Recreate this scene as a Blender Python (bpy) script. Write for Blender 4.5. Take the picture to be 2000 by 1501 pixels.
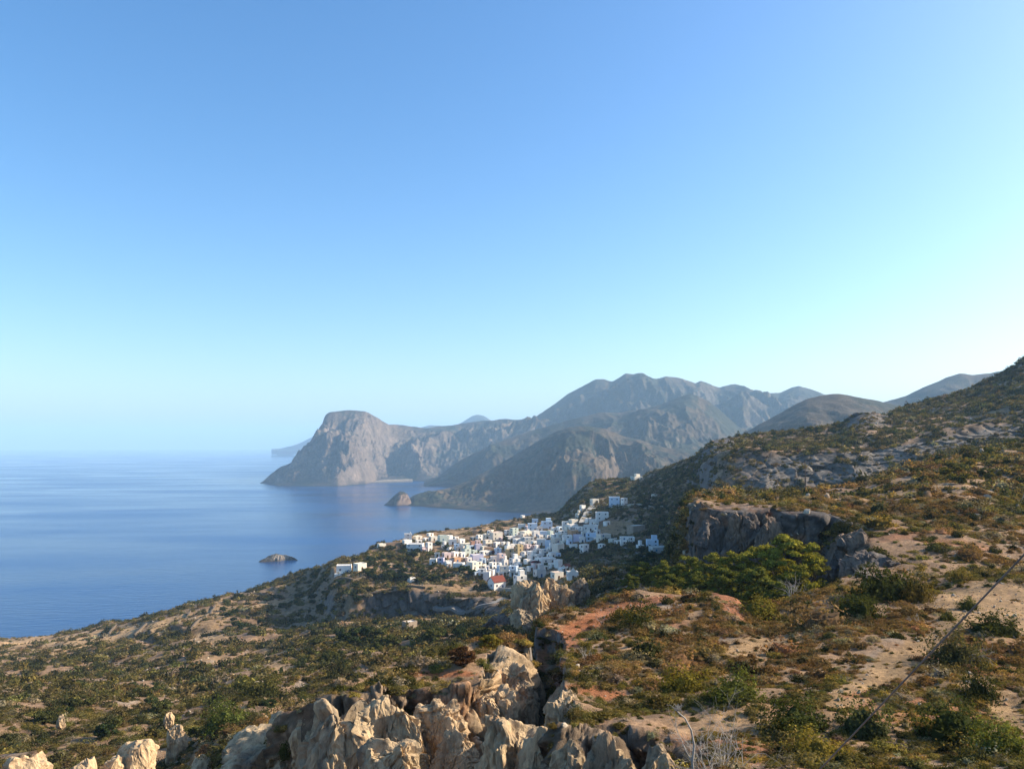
import bpy, bmesh, math, random
import numpy as np
from mathutils import Vector, Matrix
from mathutils.bvhtree import BVHTree
R = math.radians
SC = bpy.context.scene
for _o in list(bpy.data.objects): bpy.data.objects.remove(_o)
COL = SC.collection

# ------------------------------------------------------------------ camera
H = 200.0                      # the lens stands 200 m above the sea
FPX = 1511.0                   # focal length in photo pixels (photo 2000 x 1501)
EYE = 867.0                    # photo row of the eye level
PITCH = math.atan((EYE - 750.5) / FPX)
cam_d = bpy.data.cameras.new("camera"); cam_d.sensor_width = 36.0
cam_d.lens = 36.0 * FPX / 2000.0
cam_d.clip_start = 0.5; cam_d.clip_end = 200000.0
cam = bpy.data.objects.new("camera", cam_d); COL.objects.link(cam)
cam.location = (0, 0, H); cam.rotation_euler = (math.pi / 2 + PITCH, 0, 0)
SC.camera = cam

# ------------------------------------------------------------------ light
SUN_AZ, SUN_EL = 79.0, 28.5    # degrees clockwise from the view direction, height
W = bpy.data.worlds.new("World"); SC.world = W; W.use_nodes = True
nt = W.node_tree; nt.nodes.clear()
sky = nt.nodes.new("ShaderNodeTexSky"); sky.sky_type = 'NISHITA'; sky.sun_disc = False
sky.sun_elevation = R(SUN_EL); sky.sun_rotation = R(SUN_AZ)
sky.altitude = 200; sky.air_density = 1.0; sky.dust_density = 1.7; sky.ozone_density = 2.6
bg = nt.nodes.new("ShaderNodeBackground"); bg.inputs[1].default_value = 0.115
wo = nt.nodes.new("ShaderNodeOutputWorld")
hs = nt.nodes.new('ShaderNodeHueSaturation'); hs.inputs['Saturation'].default_value = 1.28; hs.inputs['Hue'].default_value = .5; nt.links.new(sky.outputs[0], hs.inputs['Color'])
nt.links.new(hs.outputs[0], bg.inputs[0]); nt.links.new(bg.outputs[0], wo.inputs[0])
sl = bpy.data.lights.new("sun", 'SUN'); sl.energy = 5.0; sl.angle = R(0.5); sl.color = (1.0, 0.86, 0.68)
sun = bpy.data.objects.new("sun", sl); COL.objects.link(sun)
sdir = Vector((math.cos(R(SUN_EL)) * math.sin(R(SUN_AZ)), math.cos(R(SUN_EL)) * math.cos(R(SUN_AZ)), math.sin(R(SUN_EL))))
sun.rotation_euler = sdir.to_track_quat('Z', 'Y').to_euler()
sun.location = (400, 0, 500)
SC.view_settings.view_transform = 'Standard'; SC.view_settings.look = 'None'
SC.view_settings.gamma = 1.0; SC.view_settings.exposure = 1.12
SC.render.engine = 'CYCLES'
SC.cycles.max_bounces = 6; SC.cycles.volume_bounces = 2; SC.cycles.transparent_max_bounces = 6
SC.cycles.use_denoising = True

# ------------------------------------------------------------------ projection helpers
CP, SP = math.cos(PITCH), math.sin(PITCH)
def zr_of(py, D):              # height relative to the lens of a photo row at depth D
    v = (750.5 - np.asarray(py, float)) / FPX
    return D * (SP + v * CP) / (CP - v * SP)
def d_of(py, zr):
    v = (750.5 - np.asarray(py, float)) / FPX
    return zr * (CP - v * SP) / (SP + v * CP)
def x_of(px, D, zr):           # lateral position of a photo column
    return (np.asarray(px, float) - 1000.0) / FPX * (D * CP + zr * SP)
def at(px, py, D):
    zr = zr_of(py, D); return Vector((float(x_of(px, D, zr)), float(D), float(H + zr)))
def to_px(P):                  # world -> photo pixel
    x, y, z = P[..., 0], P[..., 1], P[..., 2] - H
    dep = y * CP + z * SP; up = -y * SP + z * CP
    return 1000 + FPX * x / dep, 750.5 - FPX * up / dep

# ------------------------------------------------------------------ noise
def _hash(ix, iy, iz, seed):
    h = (ix.astype(np.uint32) * np.uint32(374761393) + iy.astype(np.uint32) * np.uint32(668265263)
         + iz.astype(np.uint32) * np.uint32(2147483647) + np.uint32((seed * 974634777) & 0xffffffff))
    h = (h ^ (h >> np.uint32(13))) * np.uint32(1274126177)
    h ^= h >> np.uint32(16); h *= np.uint32(2246822519); h ^= h >> np.uint32(15)
    return h.astype(np.float64) / 4294967295.0 * 2 - 1
def vnoise(x, y, z=None, seed=0):
    x = np.asarray(x, float); y = np.asarray(y, float)
    z = np.zeros_like(x) if z is None else np.asarray(z, float)
    ix, iy, iz = np.floor(x).astype(np.int64), np.floor(y).astype(np.int64), np.floor(z).astype(np.int64)
    fx, fy, fz = x - ix, y - iy, z - iz
    fx, fy, fz = [t * t * t * (t * (t * 6 - 15) + 10) for t in (fx, fy, fz)]
    def c(a, b, d): return _hash(ix + a, iy + b, iz + d, seed)
    r0 = (c(0,0,0) * (1-fx) + c(1,0,0) * fx) * (1-fy) + (c(0,1,0) * (1-fx) + c(1,1,0) * fx) * fy
    if not np.any(fz): return r0
    r1 = (c(0,0,1) * (1-fx) + c(1,0,1) * fx) * (1-fy) + (c(0,1,1) * (1-fx) + c(1,1,1) * fx) * fy
    return r0 * (1-fz) + r1 * fz
def fbm(x, y, z=None, octv=4, seed=0, gain=.5):
    s = 0; a = 1; t = 0; f = 1
    for o in range(octv):
        s = s + a * vnoise(x * f + 17.3 * o, y * f - 9.1 * o, None if z is None else z * f + 5.7 * o, seed + o)
        t += a; a *= gain; f *= 2.03
    return s / t
def ridged(x, y, z=None, octv=4, seed=0, gain=.5):
    s = 0; a = 1; t = 0; f = 1
    for o in range(octv):
        n = 1 - np.abs(vnoise(x * f + 31.3 * o, y * f - 7.7 * o, None if z is None else z * f + 3.1 * o, seed + o)) * 2
        s = s + a * n; t += a; a *= gain; f *= 2.07
    return s / t
def facets(x, y, z, seed=0, tilt=1.2):
    """chiselled surface: every cell is a tilted plane at its own level; returns height and gap to the cell border"""
    f1, f2, cid, dl = worley(x, y, z, seed, True); a = cid * 91.7
    return cid * .45 + tilt * (dl[0] * np.sin(a) + dl[1] * np.sin(a * 1.7 + 1) + dl[2] * np.sin(a * 2.3 + 2)) * .6, f2 - f1
def worley(x, y, z, seed=0, delta=False):
    """distance to the nearest and second nearest cell point, and a random number per cell"""
    x = np.asarray(x, float).ravel(); y = np.asarray(y, float).ravel(); z = np.asarray(z, float).ravel()
    ix, iy, iz = np.floor(x).astype(np.int64), np.floor(y).astype(np.int64), np.floor(z).astype(np.int64)
    f1 = np.full(x.shape, 9.); f2 = np.full(x.shape, 9.); cid = np.zeros(x.shape); dl = [np.zeros(x.shape) for _ in range(3)]
    for a in (-1, 0, 1):
        for b in (-1, 0, 1):
            for c in (-1, 0, 1):
                jx, jy, jz = ix + a, iy + b, iz + c
                qx = jx + .5 + .45 * _hash(jx, jy, jz, seed); qy = jy + .5 + .45 * _hash(jx, jy, jz, seed + 1); qz = jz + .5 + .45 * _hash(jx, jy, jz, seed + 2)
                d = np.sqrt((qx - x) ** 2 + (qy - y) ** 2 + (qz - z) ** 2); m = d < f1
                f2 = np.where(m, f1, np.minimum(f2, d)); cid = np.where(m, _hash(jx, jy, jz, seed + 3), cid)
                if delta: dl = [np.where(m, v_, o_) for v_, o_ in zip((x - qx, y - qy, z - qz), dl)]
                f1 = np.where(m, d, f1)
    return (f1, f2, cid, dl) if delta else (f1, f2, cid)
def sst(a, b, x): 
    t = np.clip((x - a) / (b - a), 0, 1); return t * t * (3 - 2 * t)
def gblur(a, s, axis):
    if s <= 0: return a
    r = max(1, int(3 * s)); k = np.exp(-.5 * (np.arange(-r, r + 1) / s) ** 2); k /= k.sum()
    pad = [(0, 0)] * a.ndim; pad[axis] = (r, r)
    p = np.pad(a, pad, mode='edge'); out = 0
    for i, w in enumerate(k):
        sl_ = [slice(None)] * a.ndim; sl_[axis] = slice(i, i + a.shape[axis]); out = out + w * p[tuple(sl_)]
    return out

# ------------------------------------------------------------------ meshes
def link(o, parent=None, label=None, cat=None, group=None, kind=None):
    COL.objects.link(o)
    if parent: o.parent = parent
    if label: o["label"] = label
    if cat: o["category"] = cat
    if group: o["group"] = group
    if kind: o["kind"] = kind
    return o
def np_mesh(name, V, F, mat=None, smooth=True, col=None):
    """V (n,3), F (m,3|4) int arrays"""
    me = bpy.data.meshes.new(name); V = np.ascontiguousarray(V, np.float32); F = np.asarray(F, np.int32)
    k = F.shape[1]
    me.vertices.add(len(V)); me.vertices.foreach_set("co", V.ravel())
    me.loops.add(F.size); me.loops.foreach_set("vertex_index", F.ravel())
    me.polygons.add(len(F)); me.polygons.foreach_set("loop_start", np.arange(0, F.size, k, dtype=np.int32))
    me.polygons.foreach_set("use_smooth", np.full(len(F), smooth))
    me.update(calc_edges=True)
    if col is not None:
        a = me.color_attributes.new("Col", 'FLOAT_COLOR', 'POINT')
        c4 = np.ones((len(V), 4), np.float32); c4[:, :col.shape[1]] = col; a.data.foreach_set("color", c4.ravel())
    if mat: me.materials.append(mat)
    return me
def grid_faces(nr, nc):
    i = np.arange(nr * nc).reshape(nr, nc)
    return np.stack([i[:-1, :-1].ravel(), i[:-1, 1:].ravel(), i[1:, 1:].ravel(), i[1:, :-1].ravel()], 1)

def loft(lines, rows, xs, blur_x=3.0, blur_v=1.5):
    """lines: feature curves near -> far, each a list of
       (px, py, D) | (px, py, -zr) with negative third = height below the lens | (px, None, D, zr)."""
    Ds, Zs = [], []
    for L in lines:
        px, D, Z = [], [], []
        for e in L:
            if len(e) == 4: d, z = e[2], e[3]
            elif e[2] < 0: z = e[2]; d = float(d_of(e[1], z))
            else: d = e[2]; z = float(zr_of(e[1], d))
            px.append(e[0]); D.append(d); Z.append(z)
        Ds.append(np.interp(xs, px, D)); Zs.append(np.interp(xs, px, Z))
    Ds = np.array(Ds); Zs = np.array(Zs)
    # rows between lines are even in ANGLE where visible, so interpolate log depth and slope
    outD, outZ, V = [], [], []
    for k in range(len(lines) - 1):
        n = rows[k]
        for j in range(n):
            t = j / n
            outD.append(Ds[k] * (1 - t) + Ds[k + 1] * t); outZ.append(Zs[k] * (1 - t) + Zs[k + 1] * t); V.append(k + t)
    outD.append(Ds[-1]); outZ.append(Zs[-1]); V.append(len(lines) - 1)
    D = np.array(outD); Z = np.array(outZ)
    dx = xs[1] - xs[0]
    for ax, s in ((1, blur_x / dx), (0, blur_v)):
        D = gblur(D, s, ax); Z = gblur(Z, s, ax)
    return D, Z, np.array(V)

# ------------------------------------------------------------------ node helpers
def mat_new(name):
    m = bpy.data.materials.new(name); m.use_nodes = True
    t = m.node_tree; b = t.nodes["Principled BSDF"]; b.inputs["Roughness"].default_value = .9
    b.inputs["Specular IOR Level"].default_value = .15
    return m, t, b
def N(t, typ, **kw):
    n = t.nodes.new(typ)
    for k, v in kw.items():
        if k.startswith("i_"): n.inputs[k[2:].replace("_", " ")].default_value = v
        else: setattr(n, k, v)
    return n
def ramp(t, fac, stops):
    r = t.nodes.new("ShaderNodeValToRGB"); e = r.color_ramp.elements
    while len(e) < len(stops): e.new(.5)
    for i, (p, c) in enumerate(stops): e[i].position = p; e[i].color = (*c, 1) if len(c) == 3 else c
    t.links.new(fac, r.inputs[0]); return r.outputs[0]
def mix(t, a, b, f, mode='MIX'):
    n = t.nodes.new("ShaderNodeMix"); n.data_type = 'RGBA'; n.blend_type = mode
    for s, v in ((n.inputs[0], f), (n.inputs[6], a), (n.inputs[7], b)):
        if hasattr(v, "is_linked"): t.links.new(v, s)
        elif isinstance(v, (int, float)): s.default_value = v
        else: s.default_value = (*v, 1)
    return n.outputs[2]
def noise(t, scale, detail=6, rough=.6, vec=None):
    n = t.nodes.new("ShaderNodeTexNoise"); n.inputs["Scale"].default_value = scale
    n.inputs["Detail"].default_value = detail; n.inputs["Roughness"].default_value = rough
    if vec is not None: t.links.new(vec, n.inputs["Vector"])
    return n.outputs[0]
def ground_material(name, scales, bump=(1.0, .4), speck=None):
    """vertex colour (soil / rock / field patches, some with light or shade in the tone) broken up with noise; speck = (scale, threshold, colour) for dots of scrub"""
    m, t, b = mat_new(name)
    g = N(t, "ShaderNodeNewGeometry").outputs["Position"]
    a = N(t, "ShaderNodeAttribute", attribute_name="Col").outputs["Color"]
    c = a
    for s in scales:
        f = noise(t, s, 8, .68, g)
        c = mix(t, c, ramp(t, f, [(.28, (.55, .52, .50)), (.5, (.98, .97, .96)), (.72, (1.5, 1.46, 1.42))]), .85, 'MULTIPLY')
    if speck:
        for sc_, th, cc in speck:
            v = N(t, "ShaderNodeTexVoronoi"); v.inputs["Scale"].default_value = sc_; t.links.new(g, v.inputs["Vector"])
            f2 = noise(t, sc_ * .35, 5, .7, g)
            sm = N(t, "ShaderNodeMath", operation='ADD'); t.links.new(v.outputs["Distance"], sm.inputs[0]); t.links.new(f2, sm.inputs[1])
            k = ramp(t, sm.outputs[0], [(th - .05, (1, 1, 1)), (th + .05, (0, 0, 0))])
            c = mix(t, c, cc, k)
    t.links.new(c, b.inputs["Base Color"])
    bp = N(t, "ShaderNodeBump"); bp.inputs["Strength"].default_value = bump[1]; bp.inputs["Distance"].default_value = bump[0]
    t.links.new(noise(t, scales[-1], 10, .75, g), bp.inputs["Height"]); t.links.new(bp.outputs[0], b.inputs["Normal"])
    return m

# ------------------------------------------------------------------ sea
def build_sea():
    m, t, b = mat_new("sea_water")
    g = N(t, "ShaderNodeNewGeometry").outputs["Position"]
    mp = N(t, "ShaderNodeMapping"); mp.inputs["Scale"].default_value = (.035, .12, 1); mp.inputs["Rotation"].default_value = (0, 0, R(14)); t.links.new(g, mp.inputs[0])
    f1 = noise(t, 1.0, 5, .6, mp.outputs[0])
    mp2 = N(t, "ShaderNodeMapping"); mp2.inputs["Scale"].default_value = (.0011, .0035, 1); mp2.inputs["Rotation"].default_value = (0, 0, R(-12)); t.links.new(g, mp2.inputs[0])
    f2 = noise(t, 1.0, 4, .55, mp2.outputs[0])
    c = ramp(t, f2, [(.35, (.0003, .020, .085)), (.65, (.001, .046, .165))])
    t.links.new(c, b.inputs["Base Color"])
    b.inputs["IOR"].default_value = 1.33; b.inputs["Specular IOR Level"].default_value = .22
    rr = N(t, "ShaderNodeMapRange"); t.links.new(f2, rr.inputs[0]); rr.inputs[1].default_value = .35; rr.inputs[2].default_value = .65
    rr.inputs[3].default_value = .10; rr.inputs[4].default_value = .26; t.links.new(rr.outputs[0], b.inputs["Roughness"])
    bp = N(t, "ShaderNodeBump"); bp.inputs["Strength"].default_value = .5; bp.inputs["Distance"].default_value = 1.6
    t.links.new(f1, bp.inputs["Height"]); t.links.new(bp.outputs[0], b.inputs["Normal"])
    rs = np.array([0, 300, 800, 1500, 2500, 4000, 7000, 12000, 20000, 32000.]); na = 96
    V = []; 
    for r_ in rs:
        for a in range(na): V.append((r_ * math.cos(a * 2 * math.pi / na), r_ * math.sin(a * 2 * math.pi / na), 0))
    F = [(i * na + a, (i + 1) * na + a, (i + 1) * na + (a + 1) % na, i * na + (a + 1) % na) for i in range(len(rs) - 1) for a in range(na)]
    me = np_mesh("sea", np.array(V), np.array(F), m)
    link(bpy.data.objects.new("sea", me), kind="structure")
build_sea()

# ------------------------------------------------------------------ mountains
LIMESTONE = (.40, .35, .31)
def rgb(*c): return np.array(c, float)
def mountain(name, lines, rows, x0, x1, step, amp, wl, mat, seed, base, rock, veg, sky_row, gully=1.0, cliff=.55, blur_v=2.0, label=None):
    xs = np.arange(x0, x1 + step, step, dtype=float)
    D, Z, v = loft(lines, rows, xs, 2.2, blur_v)
    X = x_of(xs[None, :], D, Z)
    P = np.stack([X, D, Z + H], -1)
    nr, nc = D.shape; vv = v[:, None] * np.ones(nc)[None, :]
    # drainage: ribs and gullies running down the slope, warped, plus crags
    kx = X + .55 * D; wx = fbm(X / wl / 1.7, D / wl / 1.7, octv=3, seed=seed + 5) * wl * .8
    g1 = ridged((X + wx) / wl, (D * .45 + wx * .6 + P[..., 2] * .2) / wl, octv=5, seed=seed, gain=.52)
    g2 = ridged(X / wl * 2.7, D / wl * 2.2, P[..., 2] / wl * 1.5, octv=5, seed=seed + 9, gain=.6)
    edge = np.clip(np.abs(vv - sky_row) * 1.3, .08, 1) * sst(-.02, .5, vv)
    relief = np.clip((Z + H) / min(60, (Z.max() + H) * .35), 0, 1)
    d = (g1 - .25) * amp * 1.7 * gully + (g2 - .2) * amp * .52
    d = d * edge * relief
    P[..., 2] += d
    P[..., 1] -= (g2 - .2) * amp * .28 * edge * relief
    P[..., 2] = np.where(Z + H > 1, np.maximum(P[..., 2], -3), P[..., 2])
    # slope -> rock
    du = np.gradient(P, axis=1); dv = np.gradient(P, axis=0)
    n = np.cross(du, dv); n /= np.linalg.norm(n, axis=-1, keepdims=True) + 1e-9
    steep = 1 - np.abs(n[..., 2])
    rk = sst(cliff - .18, cliff + .18, steep + .22 * fbm(X / wl * 3, D / wl * 3, P[..., 2] / wl * 3, octv=5, seed=seed + 3, gain=.7))
    vg = sst(-.05, .22, fbm(X / wl * 2.1, D / wl * 2.1, P[..., 2] / wl * 2, octv=6, seed=seed + 7, gain=.7) + (.25 - steep) * .5)
    c = base * (1 - vg[..., None]) + veg * vg[..., None]
    c = c * (1 - rk[..., None]) + rock * rk[..., None]
    c *= (1 + .25 * fbm(X / wl * 8, D / wl * 8, P[..., 2] / wl * 8, octv=3, seed=seed + 11))[..., None]
    wet = sst(6, 1, P[..., 2]); c = c * (1 - .6 * wet[..., None])
    me = np_mesh(name, P.reshape(-1, 3), grid_faces(nr, nc), mat, True, np.clip(c, .01, .9).reshape(-1, 3))
    o = link(bpy.data.objects.new(name, me), kind="structure")
    return o, P
MM = ground_material("mountain_ground", [.004, .02, .08], (6.0, .8), speck=[(.10, .62, (.022, .030, .018))])
BASE, VEG, ROCK = rgb(.060, .046, .028), rgb(.018, .024, .014), rgb(.080, .068, .056)
S = -201.0
# pale hills beyond the headland
mountain("distant_hills", [[(540, 880, 13000), (660, 880, 13000)], [(540, 877, 13400), (560, 874, 13400), (585, 864, 13400), (605, 853, 13400), (625, 845, 13400), (660, 835, 13400)], [(540, None, 14500, S), (660, None, 14500, S)]],
         [26, 12], 530, 665, 3, 60, 700, MM, 3, BASE, ROCK, VEG, 1)
mountain("distant_hills", [[(800, 880, 9500), (1040, 880, 9500)], [(800, 840, 10500), (820, 831, 10500), (840, 825, 10500), (858, 827, 10500), (880, 832, 10500), (905, 818, 10500), (922, 806, 10500), (932, 803, 10500), (944, 805, 10500), (962, 817, 10500), (980, 826, 10500), (1040, 840, 10500)], [(800, None, 12000, S), (1040, None, 12000, S)]],
         [26, 12], 795, 1045, 3, 60, 600, MM, 4, BASE, ROCK, VEG, 1)
# headland
mountain("headland", [
    [(508, None, 3980, S), (540, 949, S), (600, 950, S), (660, 950, S), (715, 946, S), (735, 941, S), (800, 939, S), (850, 941, S), (900, 940, S), (1100, 936, S)],
    [(508, None, 4000, S), (514, 940, 4000), (535, 925, 3900), (560, 912, 3850), (600, 898, 3950), (635, 884, 3870), (665, 875, 3830), (700, 893, 4050), (735, 915, 4300), (760, 915, 4420), (820, 905, 4500), (860, 908, 4500), (900, 900, 4500), (1000, 895, 4600), (1100, 890, 4700)],
    [(508, None, 4040, S), (514, 939, 4040), (535, 921, 4040), (560, 907, 4080), (590, 880, 4200), (620, 856, 4250), (660, 852, 4300), (700, 852, 4350), (760, 865, 4700), (830, 865, 4850), (900, 858, 4900), (960, 850, 5000), (1100, 850, 5200)],
    [(508, None, 4080, S), (512, 941, 4080), (530, 922, 4100), (548, 909, 4180), (560, 906, 4200), (580, 896, 4260), (592, 880, 4300), (604, 872, 4330), (618, 852, 4370), (628, 830, 4390), (634, 808, 4420), (642, 801, 4430), (680, 797, 4500), (712, 800, 4550), (735, 812, 4650), (760, 827, 4800), (800, 829, 5100), (830, 834, 5300), (860, 831, 5400), (900, 826, 5500), (935, 822, 5500), (960, 819, 5600), (990, 815, 5600), (1030, 819, 5600), (1100, 825, 5600)],
    [(508, None, 4100, S), (560, None, 4800, S), (640, None, 5500, S), (1100, None, 7000, S)]],
    [90, 50, 60, 20], 508, 1100, 1.6, 66, 300, MM, 21, rgb(.050, .042, .034), rgb(.125, .100, .078), rgb(.020, .025, .017), 3, gully=1.1, cliff=.42)
# main range
mountain("mountain_range", [
    [(860, None, 4330, S), (1000, None, 4300, S), (1500, None, 4000, -120), (1800, None, 4000, -80)],
    [(860, 930, 4500), (1000, 870, 4900), (1120, 820, 5150), (1180, 800, 5050), (1250, 780, 4700), (1330, 785, 4950), (1400, 790, 5200), (1450, 790, 4900), (1520, 810, 5100), (1800, 830, 4700)],
    [(860, 900, 4900), (980, 835, 5200), (1030, 818, 5400), (1050, 811, 5500), (1080, 790, 5600), (1110, 767, 5600), (1145, 748, 5600), (1163, 738, 5600), (1180, 738, 5600), (1196, 743, 5600), (1206, 738, 5600), (1222, 727, 5600), (1236, 730, 5600), (1247, 727, 5600), (1258, 728, 5600), (1268, 736, 5600), (1282, 739, 5600), (1300, 734, 5600), (1325, 737, 5600), (1358, 748, 5600), (1368, 741, 5600), (1380, 745, 5600), (1405, 753, 5700), (1430, 748, 5700), (1450, 753, 5700), (1480, 764, 5800), (1505, 766, 5800), (1522, 764, 5900), (1545, 754, 5900), (1560, 750, 5900), (1580, 755, 5900), (1610, 769, 5900), (1700, 785, 5900), (1800, 790, 5900)],
    [(860, None, 6500, S), (1800, None, 8000, S)]],
    [70, 100, 20], 860, 1800, 2.0, 105, 520, MM, 40, BASE, ROCK, VEG, 2, cliff=.5)
# the long spur with the knoll
mountain("mountain_spur", [
    [(825, None, 3600, S), (870, 943, S), (1000, None, 3400, S), (1200, None, 3100, S), (1500, None, 2900, -150)],
    [(825, 952, 3700), (870, 932, 3750), (920, 918, 3700), (1000, 900, 3600), (1100, 880, 3600), (1200, 860, 3500), (1300, 850, 3500), (1400, 860, 3500), (1500, 880, 3500)],
    [(825, 950, 3750), (850, 935, 3850), (870, 918, 3900), (900, 895, 3950), (950, 872, 4000), (1000, 853, 4000), (1050, 836, 4000), (1090, 824, 4000), (1120, 815, 4000), (1150, 807, 4000), (1180, 803, 4000), (1210, 804, 4000), (1240, 799, 4000), (1290, 787, 4000), (1320, 775, 4000), (1345, 767, 4000), (1362, 768, 4000), (1385, 780, 4000), (1405, 796, 4000), (1440, 830, 4000), (1500, 860, 4000)],
    [(825, None, 4500, S), (1500, None, 4900, S)]],
    [60, 80, 14], 825, 1500, 2.0, 62, 330, MM, 61, BASE, ROCK, VEG, 2, cliff=.6)
mountain("mountain_spur", [
    [(796, 989, S), (820, 990, S), (860, 993, S), (900, 996, S), (1000, 1002, S), (1090, 1004, S), (1200, None, 2150, S), (1420, None, 1900, S)],
    [(796, 984, 2575), (815, 975, 2600), (860, 966, 2640), (900, 962, 2640), (960, 952, 2640), (1000, 945, 2700), (1060, 925, 2560), (1105, 905, 2450), (1150, 905, 2480), (1200, 900, 2700), (1250, 915, 2600), (1300, 930, 2500), (1420, 935, 2500)],
    [(796, 976, 2600), (806, 968, 2650), (820, 962, 2680), (850, 958, 2740), (880, 951, 2800), (920, 934, 2850), (960, 912, 2900), (1000, 889, 2950), (1040, 866, 3000), (1070, 848, 3000), (1088, 838, 3000), (1110, 831, 3000), (1145, 828, 3000), (1180, 833, 3000), (1220, 850, 3000), (1300, 870, 3000), (1380, 880, 3000), (1420, 885, 3000)],
    [(796, None, 2800, S), (900, None, 3100, S), (1420, None, 3500, S)]],
    [60, 90, 16], 796, 1420, 1.8, 46, 200, MM, 77, BASE * 1.1, rgb(.11, .085, .062), VEG * 1.1, 2, cliff=.62)
mountain("sea_rock", [
    [(750, None, 2545, S), (760, 988, S), (775, 989, S), (803, 987, S)],
    [(750, None, 2570, S), (762, 974, 2560), (780, 962, 2560), (797, 972, 2570), (803, 984, 2570)],
    [(750, None, 2580, S), (757, 980, 2580), (768, 968, 2590), (781, 957, 2600), (790, 958, 2600), (797, 964, 2600), (803, 980, 2600)],
    [(750, None, 2590, S), (778, None, 2680, S), (803, None, 2620, S)]],
    [26, 14, 14], 750, 804, 1.0, 7, 40, MM, 90, rgb(.08, .055, .04), rgb(.15, .11, .085), VEG, 2, cliff=.4)
# hills at the right, behind the near ridge
mountain("hill", [
    [(1560, None, 2800, -60), (2500, None, 2800, -60)],
    [(1560, 830, 3600), (1650, 800, 3600), (1700, 786, 3600), (1735, 777, 3600), (1770, 768, 3600), (1800, 753, 3600), (1830, 740, 3600), (1850, 730, 3600), (1875, 723, 3600), (1900, 726, 3600), (1930, 722, 3600), (2000, 704, 3600), (2200, 640, 3600), (2500, 600, 3600)],
    [(1560, None, 4600, S), (2500, None, 4600, S)]],
    [70, 12], 1560, 2500, 2.4, 55, 320, MM, 101, BASE, ROCK, VEG, 1, cliff=.6)
mountain("hill", [
    [(1180, None, 1500, S), (1400, None, 1400, -150), (1600, None, 1500, -90), (1900, None, 1500, -60)],
    [(1180, 965, 2300), (1250, 927, 2300), (1300, 908, 2300), (1380, 876, 2300), (1430, 853, 2300), (1480, 826, 2300), (1520, 803, 2300), (1550, 785, 2300), (1575, 772, 2300), (1600, 766, 2300), (1625, 763, 2300), (1640, 762, 2300), (1665, 766, 2300), (1690, 771, 2300), (1720, 778, 2300), (1760, 790, 2300), (1900, 840, 2300)],
    [(1180, None, 2800, S), (1900, None, 3000, S)]],
    [80, 12], 1180, 1900, 2.0, 52, 330, MM, 110, BASE, ROCK, VEG, 1, cliff=.55)
# rocky islet off the village
mountain("islet", [
    [(504, None, 1330, S), (515, 1099, S), (545, 1097, S), (575, 1092, S), (583, None, 1350, S)],
    [(504, None, 1340, S), (507, 1094, 1342), (516, 1091, 1345), (525, 1084, 1350), (540, 1080, 1352), (552, 1083, 1355), (560, 1082, 1355), (568, 1086, 1356), (577, 1089, 1356), (583, None, 1356, S)],
    [(504, None, 1350, S), (545, None, 1392, S), (583, None, 1362, S)]],
    [34, 16], 504, 583, .5, 5.5, 9, MM, 130, rgb(.16, .13, .10), rgb(.30, .26, .21), rgb(.05, .05, .035), 1, cliff=.4)
mountain("beach", [[(728, None, 3990, -201.5), (805, None, 4080, -201.5)], [(728, 941.5, 4060), (760, 939, 4120), (805, 938.5, 4160)], [(728, None, 4260, -190), (805, None, 4300, -190)]], [5, 5], 728, 805, 2, 0, 50, MM, 140, rgb(.22, .19, .15), rgb(.22, .19, .15), rgb(.22, .19, .15), 1)

# ------------------------------------------------------------------ near land: one sheet from the lens to the skyline of the home slope
X0, X1, XS = -420.0, 2500.0, 2.2
L = []
L.append([(X0, None, 5, -5), (X1, None, 5, -5)])
L.append([(X0, 1750, 62), (400, 1750, 56), (560, 1800, 42), (620, None, 30, -22), (1300, None, 24, -19), (1380, 1560, 22), (X1, 1560, 22)])
# foot of the near cliff
L.append([(X0, 1540, 80), (200, 1560, 80), (430, 1600, 60), (500, None, 50, -24), (595, None, 42.5, -22), (640, None, 41, -21), (740, None, 42, -20.5), (900, None, 41.5, -19), (955, None, 43, -18.6), (985, None, 47.5, -18.4), (1020, None, 50, -18.3), (1044, None, 46, -18.3), (1054, None, 31, -17.5), (1100, None, 30.5, -17), (1340, None, 28, -15.5), (1385, None, 26, -12), (1420, 1500, 25), (X1, 1500, 25)])
# edge of the near cliff
L.append([(X0, 1470, 100), (330, 1470, 96), (430, 1490, 70), (500, 1450, 58), (560, 1425, 50), (590, 1400, -15.6), (615, 1375, -14.6), (640, 1365, -14.2), (700, 1362, -14.1), (740, 1350, -14), (800, 1348, -14), (870, 1350, -14), (930, 1350, -14), (955, 1335, -14), (985, 1300, -14), (1020, 1270, -14), (1036, 1275, -14), (1046, 1310, -13.5), (1056, 1400, -12.1), (1075, 1405, -12), (1100, 1425, -12), (1200, 1438, -12), (1300, 1458, -12), (1350, 1475, -11.8), (1400, 1480, -11.4), (X1, 1480, -11.2)])
# platform back edge / middle of the slope
L.append([(X0, 1420, 125), (350, 1420, 115), (430, 1430, 92), (520, 1425, 72), (595, 1385, 50), (640, 1345, 47.5), (700, 1327, 48), (760, 1312, 49), (800, 1303, -14.2), (860, 1286, -14.2), (900, 1268, -14), (960, 1248, -14), (1000, 1250, -14.1), (1025, 1258, -14.2), (1050, 1262, -14), (1080, 1300, -13.6), (1200, 1300, -13.4), (1400, 1325, -12.6), (1700, 1320, -12), (X1, 1310, -11.6)])
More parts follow.
